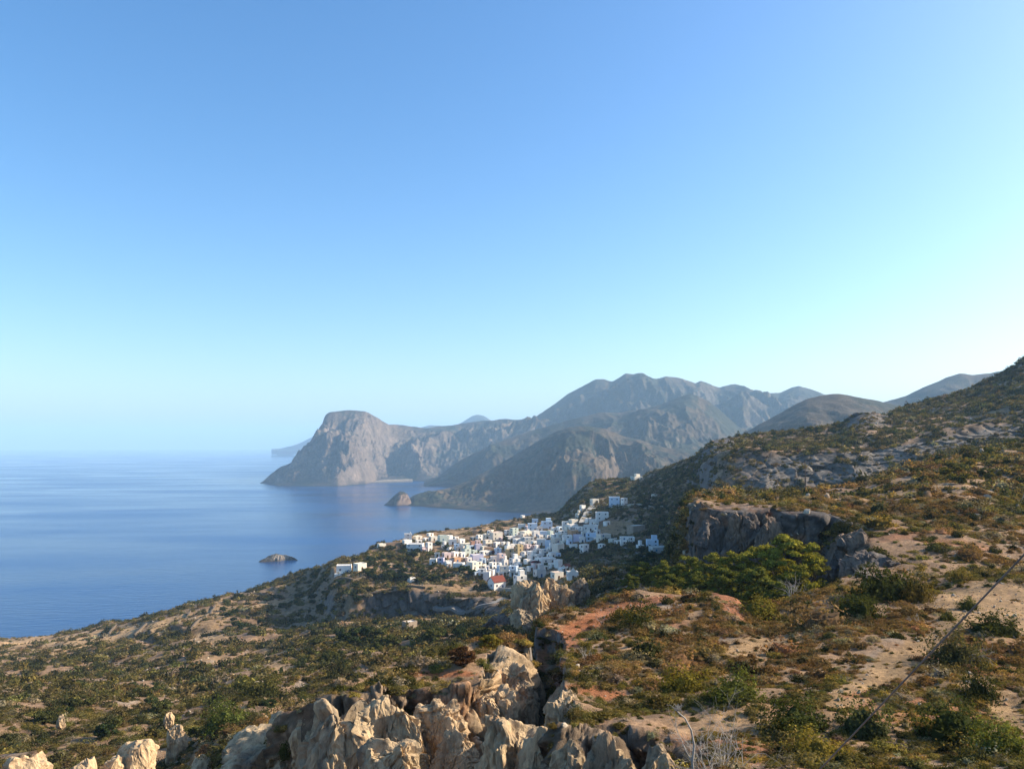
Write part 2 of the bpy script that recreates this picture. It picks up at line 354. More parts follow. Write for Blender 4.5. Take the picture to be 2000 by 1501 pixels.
# crest of the mounds / foot of the hidden drop
L.append([(X0, 1375, 160), (400, 1380, 150), (520, 1400, 95), (595, None, 72, -38), (700, None, 75, -38), (900, None, 78, -37), (1000, None, 80, -35), (1030, None, 78, -30), (1045, 1222, -15), (1100, 1196, -15), (1150, 1182, -15), (1200, 1165, -15), (1300, 1143, -15), (1400, 1150, -14.6), (1440, 1162, -14.6), (1470, 1186, -15), (1500, 1196, -15), (1550, 1167, -14.6), (1600, 1151, -14), (1640, 1141, -14), (1700, 1140, -14), (1800, 1121, -14), (1900, 1106, -14), (2000, 1095, -14), (X1, 1060, -14)])
L.append([(X0, 1340, 215), (400, 1342, 200), (520, 1370, 130), (600, 1362, 135), (700, 1325, 140), (800, 1296, 155), (900, 1262, 170), (1000, 1240, 190), (1040, None, 110, -40), (1100, None, 96, -32), (1200, None, 96, -29), (1300, None, 94, -28), (1440, None, 86, -27), (1500, None, 80, -26), (1560, None, 84, -24), (1610, None, 90, -22), (1640, 1130, 85), (1700, 1128, 85), (1800, 1086, 96), (1900, 1072, 100), (2000, 1060, 106), (X1, 1030, 115)])
# cliff foot at right / valley side at left
L.append([(X0, 1320, 330), (0, 1315, 325), (200, 1306, 310), (400, 1290, 290), (500, 1292, 270), (600, 1280, 240), (700, 1262, 240), (800, 1248, 250), (900, 1235, 260), (1000, 1218, 270), (1100, 1200, 240), (1200, 1175, 230), (1300, 1155, 230), (1345, None, 128, -25), (1500, None, 122, -25), (1600, None, 112, -24), (1640, None, 100, -20), (1700, 1080, 98), (1800, 1042, 112), (1900, 1022, 120), (2000, 1005, 126), (X1, 985, 135)])
# cliff edge at right / valley floor at left
L.append([(X0, 1300, 370), (0, 1295, 372), (200, 1277, 375), (400, 1250, 375), (500, 1236, 390), (560, 1222, 430), (620, 1212, 430), (680, 1206, 408), (715, 1206, 412), (800, 1208, 412), (900, 1208, 407), (1000, 1190, 360), (1100, 1165, 340), (1200, 1145, 330), (1296, 1128, 330), (1345, 1000, 134), (1362, 985, 134), (1400, 992, 131), (1500, 994, 127), (1600, 997, 122), (1650, 1012, 116), (1700, 1040, 112), (1800, 990, 134), (1900, 975, 145), (2000, 958, 155), (X1, 930, 170)])
# shelf back edge / village front terrace edge
L.append([(X0, 1285, 430), (0, 1278, 430), (200, 1258, 430), (400, 1226, 425), (500, 1206, 455), (560, 1190, 500), (615, 1172, 490), (655, 1156, 430), (700, 1150, 420), (800, 1154, 418), (900, 1160, 412), (950, 1160, 410), (1000, 1152, 420), (1100, 1122, 420), (1200, 1108, 420), (1300, 1092, 420), (1345, 972, 165), (1400, 966, 200), (1500, 968, 212), (1560, 966, 216), (1620, 958, 216), (1680, 942, 214), (1750, 916, 214), (1800, 901, 216), (1850, 886, 220), (1930, 872, 228), (2000, 861, 234), (X1, 800, 240)])
L.append([(X0, 1276, 480), (0, 1268, 482), (200, 1244, 478), (400, 1205, 465), (500, 1186, 500), (560, 1164, 550), (615, 1143, 540), (655, 1126, 472), (700, 1118, 465), (800, 1118, 480), (900, 1118, 490), (1000, 1105, 520), (1100, 1085, 520), (1200, 1068, 500), (1304, 1050, 490), (1345, None, 300, -33), (1500, None, 275, -36), (1620, None, 270, -32), (1750, None, 275, -26), (1850, None, 285, -16), (2000, None, 290, -8), (X1, None, 290, 4)])
L.append([(X0, 1268, 525), (0, 1260, 530), (200, 1235, 525), (400, 1190, 505), (500, 1170, 540), (560, 1145, 590), (610, 1124, 580), (650, 1112, 505), (700, 1104, 495), (800, 1086, 560), (900, 1078, 590), (1000, 1070, 610), (1100, 1048, 620), (1200, 1025, 610), (1310, 1005, 560), (1345, 985, 540), (1400, 965, 425), (1500, 962, 412), (1620, 955, 410), (1680, 938, 412), (1750, 912, 415), (1850, 884, 425), (1930, 870, 430), (2000, 860, 438), (X1, 800, 440)])
L.append([(X0, 1262, 560), (0, 1253, 570), (200, 1226, 565), (400, 1177, 540), (500, 1158, 575), (560, 1134, 625), (605, 1117, 612), (650, 1098, 535), (700, 1091, 525), (800, 1064, 640), (900, 1048, 680), (1000, 1034, 710), (1060, 1020, 740), (1100, 1015, 750), (1140, 985, 740), (1200, 975, 730), (1280, 958, 700), (1345, 925, 600), (1370, 905, 520), (1400, 892, 470), (1450, 885, 460), (1500, 882, 455), (1600, 874, 450), (1700, 868, 450), (1800, 855, 455), (1900, 842, 460), (2000, 815, 470), (X1, 690, 470)])
L.append([(X0, 1252, 600), (0, 1247, 600), (60, 1243, 600), (150, 1240, 600), (175, 1224, 600), (210, 1211, 600), (235, 1214, 600), (262, 1221, 600), (320, 1205, 592), (340, 1192, 585), (372, 1178, 585), (395, 1176, 580), (420, 1165, 580), (480, 1155, 610), (520, 1142, 645), (560, 1126, 655), (590, 1113, 645), (640, 1100, 580), (668, 1086, 560), (700, 1086, 560), (735, 1066, 640), (780, 1052, 690), (820, 1041, 740), (860, 1036, 770), (920, 1028, 820), (1000, 1013, 900), (1040, 1006, 900), (1080, 1004, 880), (1096, 996, 880), (1110, 980, 880), (1130, 962, 890), (1150, 943, 890), (1166, 935, 900), (1200, 932, 900), (1250, 932, 890), (1280, 918, 850), (1320, 905, 780), (1355, 889, 680), (1380, 868, 640), (1392, 858, 630), (1420, 853, 630), (1500, 846, 640), (1600, 836, 640), (1640, 828, 630), (1664, 812, 600), (1680, 805, 590), (1702, 804, 590), (1722, 808, 600), (1745, 800, 640), (1800, 783, 660), (1850, 769, 660), (1885, 757, 660), (1920, 741, 660), (1950, 727, 660), (1975, 713, 660), (2000, 693, 660), (2200, 600, 660), (X1, 500, 660)])
L.append([(X0, None, 680, S), (640, None, 720, S), (1000, None, 1150, S), (1400, None, 1100, S), (X1, None, 1300, S)])
ROWS = [8, 14, 44, 46, 50, 26, 34, 44, 36, 34, 34, 44, 50, 16]
xs = np.arange(X0, X1 + XS, XS)
D, Z, VV = loft(L, ROWS, xs, 2.5, 1.2)
PXG = np.broadcast_to(xs[None, :], D.shape); VG = np.broadcast_to(VV[:, None], D.shape)
Xw = x_of(PXG, D, Z)
def poly_w(pts, w, px, v=None):     # soft membership of a column range
    return sst(pts[0] - w, pts[0] + w, px) * (1 - sst(pts[1] - w, pts[1] + w, px))
# rock walls of the relief: near cliff (2-3), far right cliff (7-8), valley cliff (8-9), shaded crag band (11-12)
lift_ = .45 * poly_w((945, 1046), 12, PXG); nearcl = sst(1.6, 2.1, VG) * (1 - sst(3.0, 3.12, VG - lift_)) * poly_w((480, 1395), 25, PXG)
farcl = sst(6.9, 7.1, VG) * (1 - sst(8.0, 8.12, VG)) * poly_w((1345, 1690), 14, PXG)
valcl = sst(8.0, 8.2, VG) * (1 - sst(8.9, 9.05, VG)) * poly_w((715, 965), 20, PXG)
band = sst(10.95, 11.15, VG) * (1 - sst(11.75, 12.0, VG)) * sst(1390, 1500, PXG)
bluff = sst(12.0, 12.3, VG) * poly_w((1352, 1440), 14, PXG) + sst(12.3, 12.6, VG) * poly_w((1655, 1735), 10, PXG)
cliffm = np.clip(nearcl + farcl + valcl + band + bluff, 0, 1)
P0 = np.stack([Xw, D, Z], -1); N0 = np.cross(np.gradient(P0, axis=1), np.gradient(P0, axis=0)); N0 /= np.linalg.norm(N0, axis=-1, keepdims=True) + 1e-9
N0 = gblur(gblur(N0, 2, 0), 2, 1); N0 /= np.linalg.norm(N0, axis=-1, keepdims=True) + 1e-9; NX, NY, NZ = N0[..., 0], N0[..., 1], N0[..., 2] * .55
near_ = (PXG > 480) & (PXG < 1400) & (VG < 3.7); NX = np.where(near_, NX, 0); NY = np.where(near_, NY, -.8); NZ = np.where(near_, NZ, 0)
# relief at every wavelength the distance can show
Zd = np.zeros_like(Z); Xd = np.zeros_like(Z); Yd = np.zeros_like(Z)
for i, wl in enumerate((.7, 1.4, 2.8, 5.6, 11.0, 23.0, 45.0)):
    w = sst(.008, .02, wl / D) * (1 - sst(.10, .22, wl / D))
    n = vnoise(Xw / wl + 3 * i, D / wl, None, 200 + i)
    Zd += w * wl * .075 * n * (1 - cliffm)
    # crags on the walls: pushed out towards the viewer and sideways
    r1 = ridged(Xw / wl * 1.1, D / wl * 1.1, Z / wl * .36 + Xw / wl * .25, 1, 300 + i); r2 = vnoise(Xw / wl, D / wl, Z / wl * .6, 320 + i)
    q_ = cliffm * w * wl * (.12 * r1 + .10 * r2) * np.where(near_, .25 if wl < 3 else .0, 1); Xd += NX * q_; Yd += NY * q_; Zd += NZ * q_
# broken rock: chiselled facets at several sizes, cracks between the blocks
cm = cliffm > .02
for wl in (.45, 1.1, 2.6, 6.0, 14.0):
    w = sst(.007, .015, wl / D) * (1 - sst(.12, .24, wl / D)); mk = cm & (w > .01) & ~(near_ & (wl > 3))
    if not mk.any(): continue
    jx = vnoise(Xw[mk] / wl, D[mk] / wl, Z[mk] / wl, 333) * .25
    hf, gap = facets(Xw[mk] / wl + jx + .3 * Z[mk] / wl, D[mk] / wl, Z[mk] / wl * .62 + jx, int(wl * 10))
    q_ = cliffm[mk] * w[mk] * wl * (hf * (.36 + .26 * near_[mk]) - .16 * (1 - sst(0, .12, gap))); Xd[mk] += NX[mk] * q_; Yd[mk] += NY[mk] * q_; Zd[mk] += NZ[mk] * q_
# narrow cleft running back from the near cliff
def cleft(px0, D0, px1, D1, width, depth):
    global Zd
    a = np.array([float(x_of(px0, D0, -14)), D0]); b = np.array([float(x_of(px1, D1, -14)), D1])
    ab = b - a; t = np.clip(((Xw - a[0]) * ab[0] + (D - a[1]) * ab[1]) / ab.dot(ab), 0, 1)
    wob = .35 * vnoise(D * .6, D * 0, None, 5)
    dd = np.hypot(Xw - a[0] - t * ab[0] + wob, D - a[1] - t * ab[1])
    Zd -= depth * (1 - sst(width * .45, width * .8, dd)) * (1 - .75 * t)
cleft(1066, 35, 1062, 62, 1.6, 7.0)
# field terraces on the left slopes: stepped ground
terr = (1 - sst(560, 640, PXG)) * sst(7.2, 8.2, VG) * (1 - sst(13.0, 13.1, VG)) * sst(-.1, .25, fbm(Xw / 60, D / 60, octv=2, seed=71) + .15)
vt = poly_w((700, 980), 20, PXG) * sst(9.1, 9.4, VG) * (1 - sst(10.3, 10.6, VG)) + poly_w((840, 1040), 20, PXG) * sst(11.8, 12.2, VG) * (1 - sst(13, 13.1, VG)) * .8
terr = np.clip(terr + vt, 0, 1)
st = 3.4; q = (Z + Zd) / st + .8 * fbm(Xw / 50, D / 50, octv=2, seed=72); fr = q - np.floor(q); q2 = np.floor(q) + sst(.62, .98, fr)
Zd += (q2 - q) * st * terr; riser = terr * sst(.5, .7, fr)
keep = 1 - .8 * np.exp(-((VG - 13) / .25) ** 2)
keep = keep * (1 - .8 * sst(10.6, 12.4, VG) * (1 - sst(640, 760, PXG)))
P = np.stack([Xw + Xd, D + Yd, H + Z + Zd * keep], -1)
# ---- colour of the ground (soil, rock, sand, fields), some sun and shade painted in
du = np.gradient(P, axis=1); dv = np.gradient(P, axis=0); nn = np.cross(du, dv); nn /= np.linalg.norm(nn, axis=-1, keepdims=True) + 1e-9
steep = 1 - np.abs(nn[..., 2])
def F(wl, o=4, s=0): return fbm(P[..., 0] / wl, P[..., 1] / wl, P[..., 2] / wl, octv=o, seed=s)
C = np.zeros(P.shape); 
soil, rust, sand, tan, grey = rgb(.22, .145, .085), rgb(.26, .105, .045), rgb(.255, .17, .085), rgb(.32, .215, .11), rgb(.25, .22, .18)
def lay(c, w): 
    global C; C = C * (1 - w[..., None]) + np.asarray(c) * w[..., None]
C[:] = soil
lay(sand, sst(.05, .5, F(14, 4, 401)) * .7)
lay(rust, sst(.1, .5, F(9, 4, 402)) * (D < 120) * .7)
lay(grey, sst(.25, .5, F(5, 5, 403)) * .6)
def blob(px, py_, rx, ry, ang=0):    # a patch of bare ground, placed by its outline and carried on the surface
    qx, qy = to_px(P); c, s_ = math.cos(R(ang)), math.sin(R(ang)); u = (qx - px) * c + (qy - py_) * s_; w = -(qx - px) * s_ + (qy - py_) * c
    r = np.hypot(u / rx, w / ry) + .55 * fbm(qx / 34, qy / 13, octv=5, seed=int(px), gain=.6); return 1 - sst(.82, 1.0, r)
bare = np.zeros_like(D)
def patch(c, *blobs):
    global bare
    for b in blobs:
        w = blob(*b) * (P[..., 1] > 0); lay(c, w * .9); bare = np.maximum(bare, w)
patch(sand, (1945, 1195, 130, 62, 8), (1800, 1262, 110, 24, -25), (1480, 1262, 80, 26, -8), (1950, 1370, 90, 30, 40), (1700, 1330, 90, 18, -20), (1640, 1370, 50, 12, 0))
patch(rust * .95, (1170, 1205, 85, 16, -24), (1430, 1175, 45, 30, 35), (1050, 1285, 26, 30, 0), (1110, 1240, 60, 26, -20), (1250, 1180, 70, 14, -12), (1160, 1350, 60, 14, 10), (870, 1315, 70, 7, 0), (990, 1290, 40, 18, 0))
patch(tan, (80, 1262, 190, 22, -6), (230, 1240, 95, 18, -12), (330, 1220, 70, 17, -16), (425, 1200, 60, 26, -40), (410, 1250, 60, 9, -4), (550, 1303, 32, 10, 8), (490, 1390, 62, 10, 12), (545, 1270, 30, 6, 0), (520, 1180, 60, 8, -12), (20, 1275, 90, 15, -5))
patch(sand, (880, 1040, 90, 8, -8), (960, 1022, 80, 7, -8), (860, 1120, 40, 5, -6), (870, 1150, 70, 6, 6), (1210, 1030, 50, 12, 0), (1760, 966, 22, 5, 0), (1830, 948, 28, 3, 0), (1950, 950, 30, 3, 0), (1440, 968, 40, 4, 0))
lay(soil * .45, riser * .85); bare = bare * (1 - riser)  # risers get a darker soil colour that stands for their shade
cream, stain = rgb(.44, .325, .195), rgb(.33, .155, .07)
ck = cliffm > .05; crack = np.zeros_like(D)
for wl in (.45, 1.3, 4.0, 11.0):
    wv = sst(.006, .014, wl / D[ck]) * (1 - sst(.10, .2, wl / D[ck])); jx = .5 * vnoise(Xw[ck] / wl, D[ck] / wl, Z[ck] / wl, 444)
    a1, a2, _c = worley(Xw[ck] / wl + jx, D[ck] / wl, Z[ck] / wl * .5 + jx + .4 * Xw[ck] / wl, int(wl * 31)); crack[ck] = np.maximum(crack[ck], wv * (1 - sst(.02, .16, a2 - a1)))
rk = np.clip(cliffm + sst(.42, .6, steep + .12 * F(4, 3, 404)), 0, 1)
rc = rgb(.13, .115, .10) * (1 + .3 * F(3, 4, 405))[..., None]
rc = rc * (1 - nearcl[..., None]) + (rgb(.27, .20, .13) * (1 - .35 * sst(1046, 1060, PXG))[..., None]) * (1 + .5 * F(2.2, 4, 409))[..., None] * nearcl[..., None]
nearlit = nearcl * sst(860, 930, PXG) * (1 - sst(1040, 1046, PXG)); rc = rc * (1 - nearlit[..., None]) + cream * nearlit[..., None]  # cream puts the sunlight of the lit face into the rock colour
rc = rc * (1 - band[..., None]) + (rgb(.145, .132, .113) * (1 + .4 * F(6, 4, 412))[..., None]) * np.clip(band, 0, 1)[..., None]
s1 = sst(.05, .4, F(4, 4, 406)) * (nearcl + farcl); rc = rc * (1 - .6 * s1[..., None]) + stain * (.6 * s1)[..., None]
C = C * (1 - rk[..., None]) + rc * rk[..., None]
C = C * (1 - .55 * crack[..., None])
C = np.clip(C * (1 + (.22 + .3 * nearcl) * F(1.2, 3, 407) + .35 * nearcl * F(.35, 3, 411) + .18 * F(30, 3, 408))[..., None], .01, .9)
GM = ground_material("hillside_ground", [.05, .4, 2.5], (.25, .9))
gme = np_mesh("hillside", P.reshape(-1, 3), grid_faces(*D.shape), GM, True, C.reshape(-1, 3))
ground = link(bpy.data.objects.new("hillside", gme), kind="structure")


# ------------------------------------------------------------------ ground queries
GV = P.reshape(-1, 3)
_st = 1
bvh = BVHTree.FromPolygons([tuple(p) for p in GV.tolist()], grid_faces(*D.shape).tolist())
CAM = Vector((0, 0, H))
def hit(px, py):               # the point of the land seen at a photo pixel
    d = (at(px, py, 100.0) - CAM).normalized(); r = bvh.ray_cast(CAM, d)
    return r[0]
def ground_z(x, y, default=None):
    r = bvh.ray_cast(Vector((x, y, 900)), Vector((0, 0, -1)))
    return r[0].z if r[0] is not None else default
rng = np.random.default_rng(7)
def rnd(a, b): return float(rng.uniform(a, b))

# ------------------------------------------------------------------ foliage
def leaf_material(name, src, fixed=None):
    m = bpy.data.materials.new(name); m.use_nodes = True; t = m.node_tree; t.nodes.clear()
    o = t.nodes.new("ShaderNodeOutputMaterial")
    if src == 'inst': c = N(t, "ShaderNodeAttribute", attribute_type='INSTANCER', attribute_name="tint").outputs["Color"]
    elif src == 'obj': c = N(t, "ShaderNodeObjectInfo").outputs["Color"]
    else:
        rg = N(t, "ShaderNodeRGB"); rg.outputs[0].default_value = (*fixed, 1); c = rg.outputs[0]
    geo = N(t, "ShaderNodeNewGeometry")
    isl = geo.outputs["Random Per Island"]
    v = ramp(t, isl, [(0, (.45, .45, .42)), (.5, (.95, .95, .95)), (1, (1.6, 1.55, 1.3))])
    c = mix(t, c, v, 1.0, 'MULTIPLY')
    n1 = noise(t, 1.3, 3, .6, geo.outputs["Position"])
    c = mix(t, c, ramp(t, n1, [(.3, (.7, .72, .7)), (.7, (1.25, 1.2, 1.1))]), 1.0, 'MULTIPLY')
    d = t.nodes.new("ShaderNodeBsdfDiffuse"); t.links.new(c, d.inputs[0])
    tr = t.nodes.new("ShaderNodeBsdfTranslucent"); t.links.new(mix(t, c, (1.25, 1.2, .6), 1.0, 'MULTIPLY'), tr.inputs[0])
    ms = t.nodes.new("ShaderNodeMixShader"); ms.inputs[0].default_value = .3
    t.links.new(d.outputs[0], ms.inputs[1]); t.links.new(tr.outputs[0], ms.inputs[2]); t.links.new(ms.outputs[0], o.inputs[0])
    return m
LM_I, LM_O = leaf_material("scrub_leaf", 'inst'), leaf_material("shrub_leaf", 'obj')
def leaf_quads(pts, dirs, size, g, asp=.6):
    """one quad per point, facing roughly along dirs with scatter"""
    n = len(pts); d = dirs + g.normal(0, .55, (n, 3)); d /= np.linalg.norm(d, axis=1, keepdims=True) + 1e-9
    r = g.normal(0, 1, (n, 3)); u = np.cross(d, r); u /= np.linalg.norm(u, axis=1, keepdims=True) + 1e-9; w = np.cross(d, u)
    s = (size * g.uniform(.6, 1.4, n))[:, None]; u = u * s; w = w * s * asp
    V = np.stack([pts - u - w * .3, pts + w - u * .1, pts + u + w * .3, pts - w + u * .1], 1).reshape(-1, 3)
    return V, np.arange(4 * n).reshape(n, 4)
def merge(parts):
    Vs, Fs, o = [], [], 0
    for V, F_ in parts: Vs.append(V); Fs.append(F_ + o); o += len(V)
    return np.concatenate(Vs), np.concatenate(Fs)
def dome(r, h, lump, g, nu=10, nv=5):  # core added inside the foliage to block light
    """closed lumpy core under the leaves"""
    a = np.linspace(0, 2 * np.pi, nu, endpoint=False); e = np.linspace(-.25, 1, nv) * np.pi / 2
    A, E = np.meshgrid(a, e); x, y, z = np.cos(A) * np.cos(E), np.sin(A) * np.cos(E), np.sin(E)
    k = 1 + lump * vnoise(x * 2 + g.uniform(0, 99), y * 2, z * 2, 3)
    V = np.stack([x * k * r, y * k * r, z * k * h], -1).reshape(-1, 3); F_ = []
    for j in range(nv - 1):
        for i in range(nu): F_.append((j * nu + i, j * nu + (i + 1) % nu, (j + 1) * nu + (i + 1) % nu, (j + 1) * nu + i))
    return V, np.array(F_)
def shrub_mesh(name, n, leaf, lump, flat, seed, mat, core=.66):
    g = np.random.default_rng(seed); off = g.uniform(0, 99)
    a = g.uniform(0, 2 * np.pi, n); s = g.uniform(-.12, 1, n); c = np.sqrt(np.clip(1 - s * s, 0, 1))
    d = np.stack([np.cos(a) * c, np.sin(a) * c, s], 1)
    k = (1 + lump * vnoise(d[:, 0] * 2.2 + off, d[:, 1] * 2.2, d[:, 2] * 2.2, 3) + lump * .5 * vnoise(d[:, 0] * 5 + off, d[:, 1] * 5, d[:, 2] * 5, 4)) * g.uniform(.72, 1.05, n)
    p = d * k[:, None]; p[:, 2] *= flat
    parts = [leaf_quads(p, d, leaf, g), dome(core * .92, core * flat * .95, lump, g)]
    V, F_ = merge(parts); return np_mesh(name, V, F_, mat, False)
def protos(prefix, mat, spec):
    return [shrub_mesh(prefix, n, lf, lump, flat, sd, mat) for (n, lf, lump, flat, sd) in spec]
SPEC_N = [(620, .085, .35, .75, 1), (620, .08, .5, .6, 2), (700, .075, .6, .85, 3), (560, .10, .45, .5, 4), (480, .07, .7, .95, 5)]
SPEC_F = [(110, .20, .35, .8, 11), (120, .18, .5, .7, 12), (130, .17, .6, .95, 13), (100, .2, .5, .6, 14)]
def proto_coll(name, meshes):
    c = bpy.data.collections.new(name)
    for i, me in enumerate(meshes):
        o = bpy.data.objects.new(f"{name}_{i}", me); c.objects.link(o)
    return c
PC_N = proto_coll("scrub_near", protos("scrub_bush", LM_I, SPEC_N)); PC_F = proto_coll("scrub_far", protos("scrub_bush", LM_I, SPEC_F))

def gn_scatter(name, pts, scale, rot, tint, coll, count, label=None):
    me = bpy.data.meshes.new(name); me.vertices.add(len(pts)); me.vertices.foreach_set("co", np.ascontiguousarray(pts, np.float32).ravel()); me.update()
    for nm, ty, key, arr in (("sc", 'FLOAT_VECTOR', "vector", scale), ("rt", 'FLOAT_VECTOR', "vector", rot), ("ix", 'INT', "value", rng.integers(0, count, len(pts)))):
        a = me.attributes.new(nm, ty, 'POINT'); a.data.foreach_set(key, np.ascontiguousarray(arr, np.int32 if ty == 'INT' else np.float32).ravel())
    a = me.attributes.new("tint", 'FLOAT_COLOR', 'POINT'); c4 = np.ones((len(pts), 4), np.float32); c4[:, :3] = tint; a.data.foreach_set("color", c4.ravel())
    ob = link(bpy.data.objects.new(name, me), kind="stuff")
    if label: ob["label"] = label
    ng = bpy.data.node_groups.new(name, 'GeometryNodeTree')
    ng.interface.new_socket("Geometry", in_out='INPUT', socket_type='NodeSocketGeometry'); ng.interface.new_socket("Geometry", in_out='OUTPUT', socket_type='NodeSocketGeometry')
    gi, go = ng.nodes.new("NodeGroupInput"), ng.nodes.new("NodeGroupOutput")
    ip = ng.nodes.new("GeometryNodeInstanceOnPoints"); ci = ng.nodes.new("GeometryNodeCollectionInfo")
    ci.inputs["Collection"].default_value = coll; ci.inputs["Separate Children"].default_value = True; ci.inputs["Reset Children"].default_value = True
    ip.inputs["Pick Instance"].default_value = True
    def attr(nm, ty):
        n = ng.nodes.new("GeometryNodeInputNamedAttribute"); n.data_type = ty; n.inputs["Name"].default_value = nm; return n.outputs["Attribute"]
    ng.links.new(gi.outputs[0], ip.inputs["Points"]); ng.links.new(ci.outputs[0], ip.inputs["Instance"])
    ng.links.new(attr("ix", 'INT'), ip.inputs["Instance Index"]); ng.links.new(attr("rt", 'FLOAT_VECTOR'), ip.inputs["Rotation"]); ng.links.new(attr("sc", 'FLOAT_VECTOR'), ip.inputs["Scale"])
    ng.links.new(ip.outputs[0], go.inputs[0])
    md = ob.modifiers.new("scatter", 'NODES'); md.node_group = ng
    return ob

# ---- where scrub grows: expected number per cell of the ground sheet
cell = np.linalg.norm(np.cross(P[1:, :-1] - P[:-1, :-1], P[:-1, 1:] - P[:-1, :-1]), axis=-1)
def mid(a): return (a[:-1, :-1] + a[1:, 1:]) * .5
Pc = (P[:-1, :-1] + P[1:, 1:]) * .5; Dc, PXc, Vc = mid(D), mid(PXG), mid(VG)
barec, clc, stc = mid(bare), mid(cliffm), mid(steep)
QX, QY = to_px(Pc)
inview = (QX > -380) & (QX < 2450) & (QY < 1620) & (Dc > 12) & (Vc < 13.05)
# hidden cells (behind crests) get none
run = np.minimum.accumulate(np.where(Vc > 1.0, QY, 9999), axis=0); vis = QY < run + np.where(Dc < 150, 40, 10)
town = np.zeros_like(Dc)
for (a, b, c_, d_) in ((795, 1062, 40, 22), (860, 1060, 60, 22), (940, 1075, 90, 38), (1040, 1060, 90, 44), (980, 1115, 70, 24), (1075, 1110, 55, 20), (1120, 1045, 50, 30), (1180, 1030, 40, 26)):
    town = np.maximum(town, 1 - sst(.8, 1.05, np.hypot((QX - a) / c_, (QY - b) / d_)))
nz = fbm(Pc[..., 0] / 7, Pc[..., 1] / 7, octv=4, seed=501); nzb = fbm(Pc[..., 0] / 40, Pc[..., 1] / 40, octv=3, seed=502)
rad = np.clip(.0105 * Dc ** .82, .18, 1.45) * np.where(PXc < 1040, 1.15, 1.0) * np.where((Dc > 230), .95, 1)
leftw = sst(85, 130, Dc) * (1 - sst(1040, 1120, PXc)); base_c = .68 - .13 * leftw - .12 * (Dc > 230)
cover = np.clip(base_c + 1.0 * nz + .5 * nzb, .05, 1.5)
cover *= (1 - .62 * barec) * (1 - (.82 - .35 * mid(farcl)) * clc) * (1 - .8 * town) * np.where(stc > .55, .4, 1)
lam = np.where(inview & vis, cell * cover / (np.pi * rad ** 2 * .62), 0)
cnt = rng.poisson(np.clip(lam, 0, 30))
ii, jj = np.nonzero(cnt); rep = cnt[ii, jj]; ii = np.repeat(ii, rep); jj = np.repeat(jj, rep)
u, v_ = rng.random(len(ii)), rng.random(len(ii))
pts = (P[ii, jj] * ((1-u)*(1-v_))[:, None] + P[ii, jj+1] * (u*(1-v_))[:, None] + P[ii+1, jj] * ((1-u)*v_)[:, None] + P[ii+1, jj+1] * (u*v_)[:, None])
rr = .93 * rad[ii, jj] * np.exp(rng.normal(-.10, .50, len(ii))); rr = np.clip(rr, .1, 2.8)
dd = Dc[ii, jj]; br = barec[ii, jj]; rr = np.where(br > .5, rr * .42, rr)
kx = fbm(pts[:, 0] / 12, pts[:, 1] / 12, octv=4, seed=511) + rng.normal(0, .16, len(pts))
kz = rng.random(len(pts))
OLIVE, DARK, RUST, GREY, GOLD = rgb(.135, .112, .042), rgb(.054, .056, .026), rgb(.19, .120, .058), rgb(.24, .20, .14), rgb(.23, .170, .055)
PAL = np.array([OLIVE, DARK, RUST, GREY, GOLD]); PNAME = ["olive green", "dark green", "rust brown", "grey dry", "golden green"]
leftv = pts[:, 1] > 85
leftv &= (pts[:, 0] < .06 * pts[:, 1])
pi_ = np.where(kx > .20, 0, np.where(kx > .02, 4, 2))
pi_ = np.where(kz > .86, 3, pi_); pi_ = np.where((kz < .13), 1, pi_)
lv = np.where(kx > .10, 0, np.where(kx > -.10, 1, np.where(kz > .40, 2, 0))); lv = np.where(kz > .93, 3, lv)
far = dd > 230
pi_ = np.where(leftv | far, lv, pi_)
tint = PAL[pi_] * np.exp(rng.normal(0, .22, (len(pts), 1))) * (1 + rng.normal(0, .06, (len(pts), 3)))
tint = np.where((leftv | far)[:, None] & (pi_ == 2)[:, None], tint * np.array([.72, .88, .95]), tint); tint = np.clip(tint, .012, .4)
tallness = np.where(pi_ == 1, rng.uniform(.9, 1.5, len(pts)), rng.uniform(.6, 1.05, len(pts)))
# one individual object for each of the shrubs that show largest
qx, qy = to_px(pts); infr = (qx > 0) & (qx < 2000) & (qy > 0) & (qy < 1490)
score = np.where(infr & (dd < 140), rr / dd, 0); top = np.argsort(-score)[:290]; ismine = np.zeros(len(pts), bool); ismine[top] = True
keepn = (~ismine) & (dd <= 150); keepf = (~ismine) & (dd > 150)
for nm, kk, pc, cn, lb in (("scrub", keepn, PC_N, len(SPEC_N), "low olive and rust scrub covering the near slopes"), ("scrub", keepf, PC_F, len(SPEC_F), "dark green maquis scrub dotting the far slopes")):
    sc3 = np.stack([rr[kk], rr[kk], rr[kk] * tallness[kk]], 1); n_ = kk.sum()
    rt3 = np.stack([rng.normal(0, .12, n_), rng.normal(0, .12, n_), rng.uniform(0, 6.28, n_)], 1)
    gn_scatter(nm, pts[kk] - np.array([0, 0, .04]) * rr[kk][:, None], sc3, rt3, tint[kk], pc, cn, lb)
print("SCRUB", keepn.sum(), keepf.sum(), "cells", P.shape)
OBJ_SH = protos("shrub", LM_O, SPEC_N)
def zone(px, py):
    if px < 590: return "at the bottom left of the valley slope"
    if px < 1045: return "on the ledge above the near cliff" if py < 1400 else "at the foot of the near cliff"
    if px < 1300: return "on the brown slope right of the rock cleft"
    if py > 1380: return "in the thicket along the bottom right edge"
    if px > 1650 and py > 1130: return "round the sandy clearing at the right"
    if py > 1240: return "in the middle of the brown foreground slope"
    return "near the mounds before the pines"
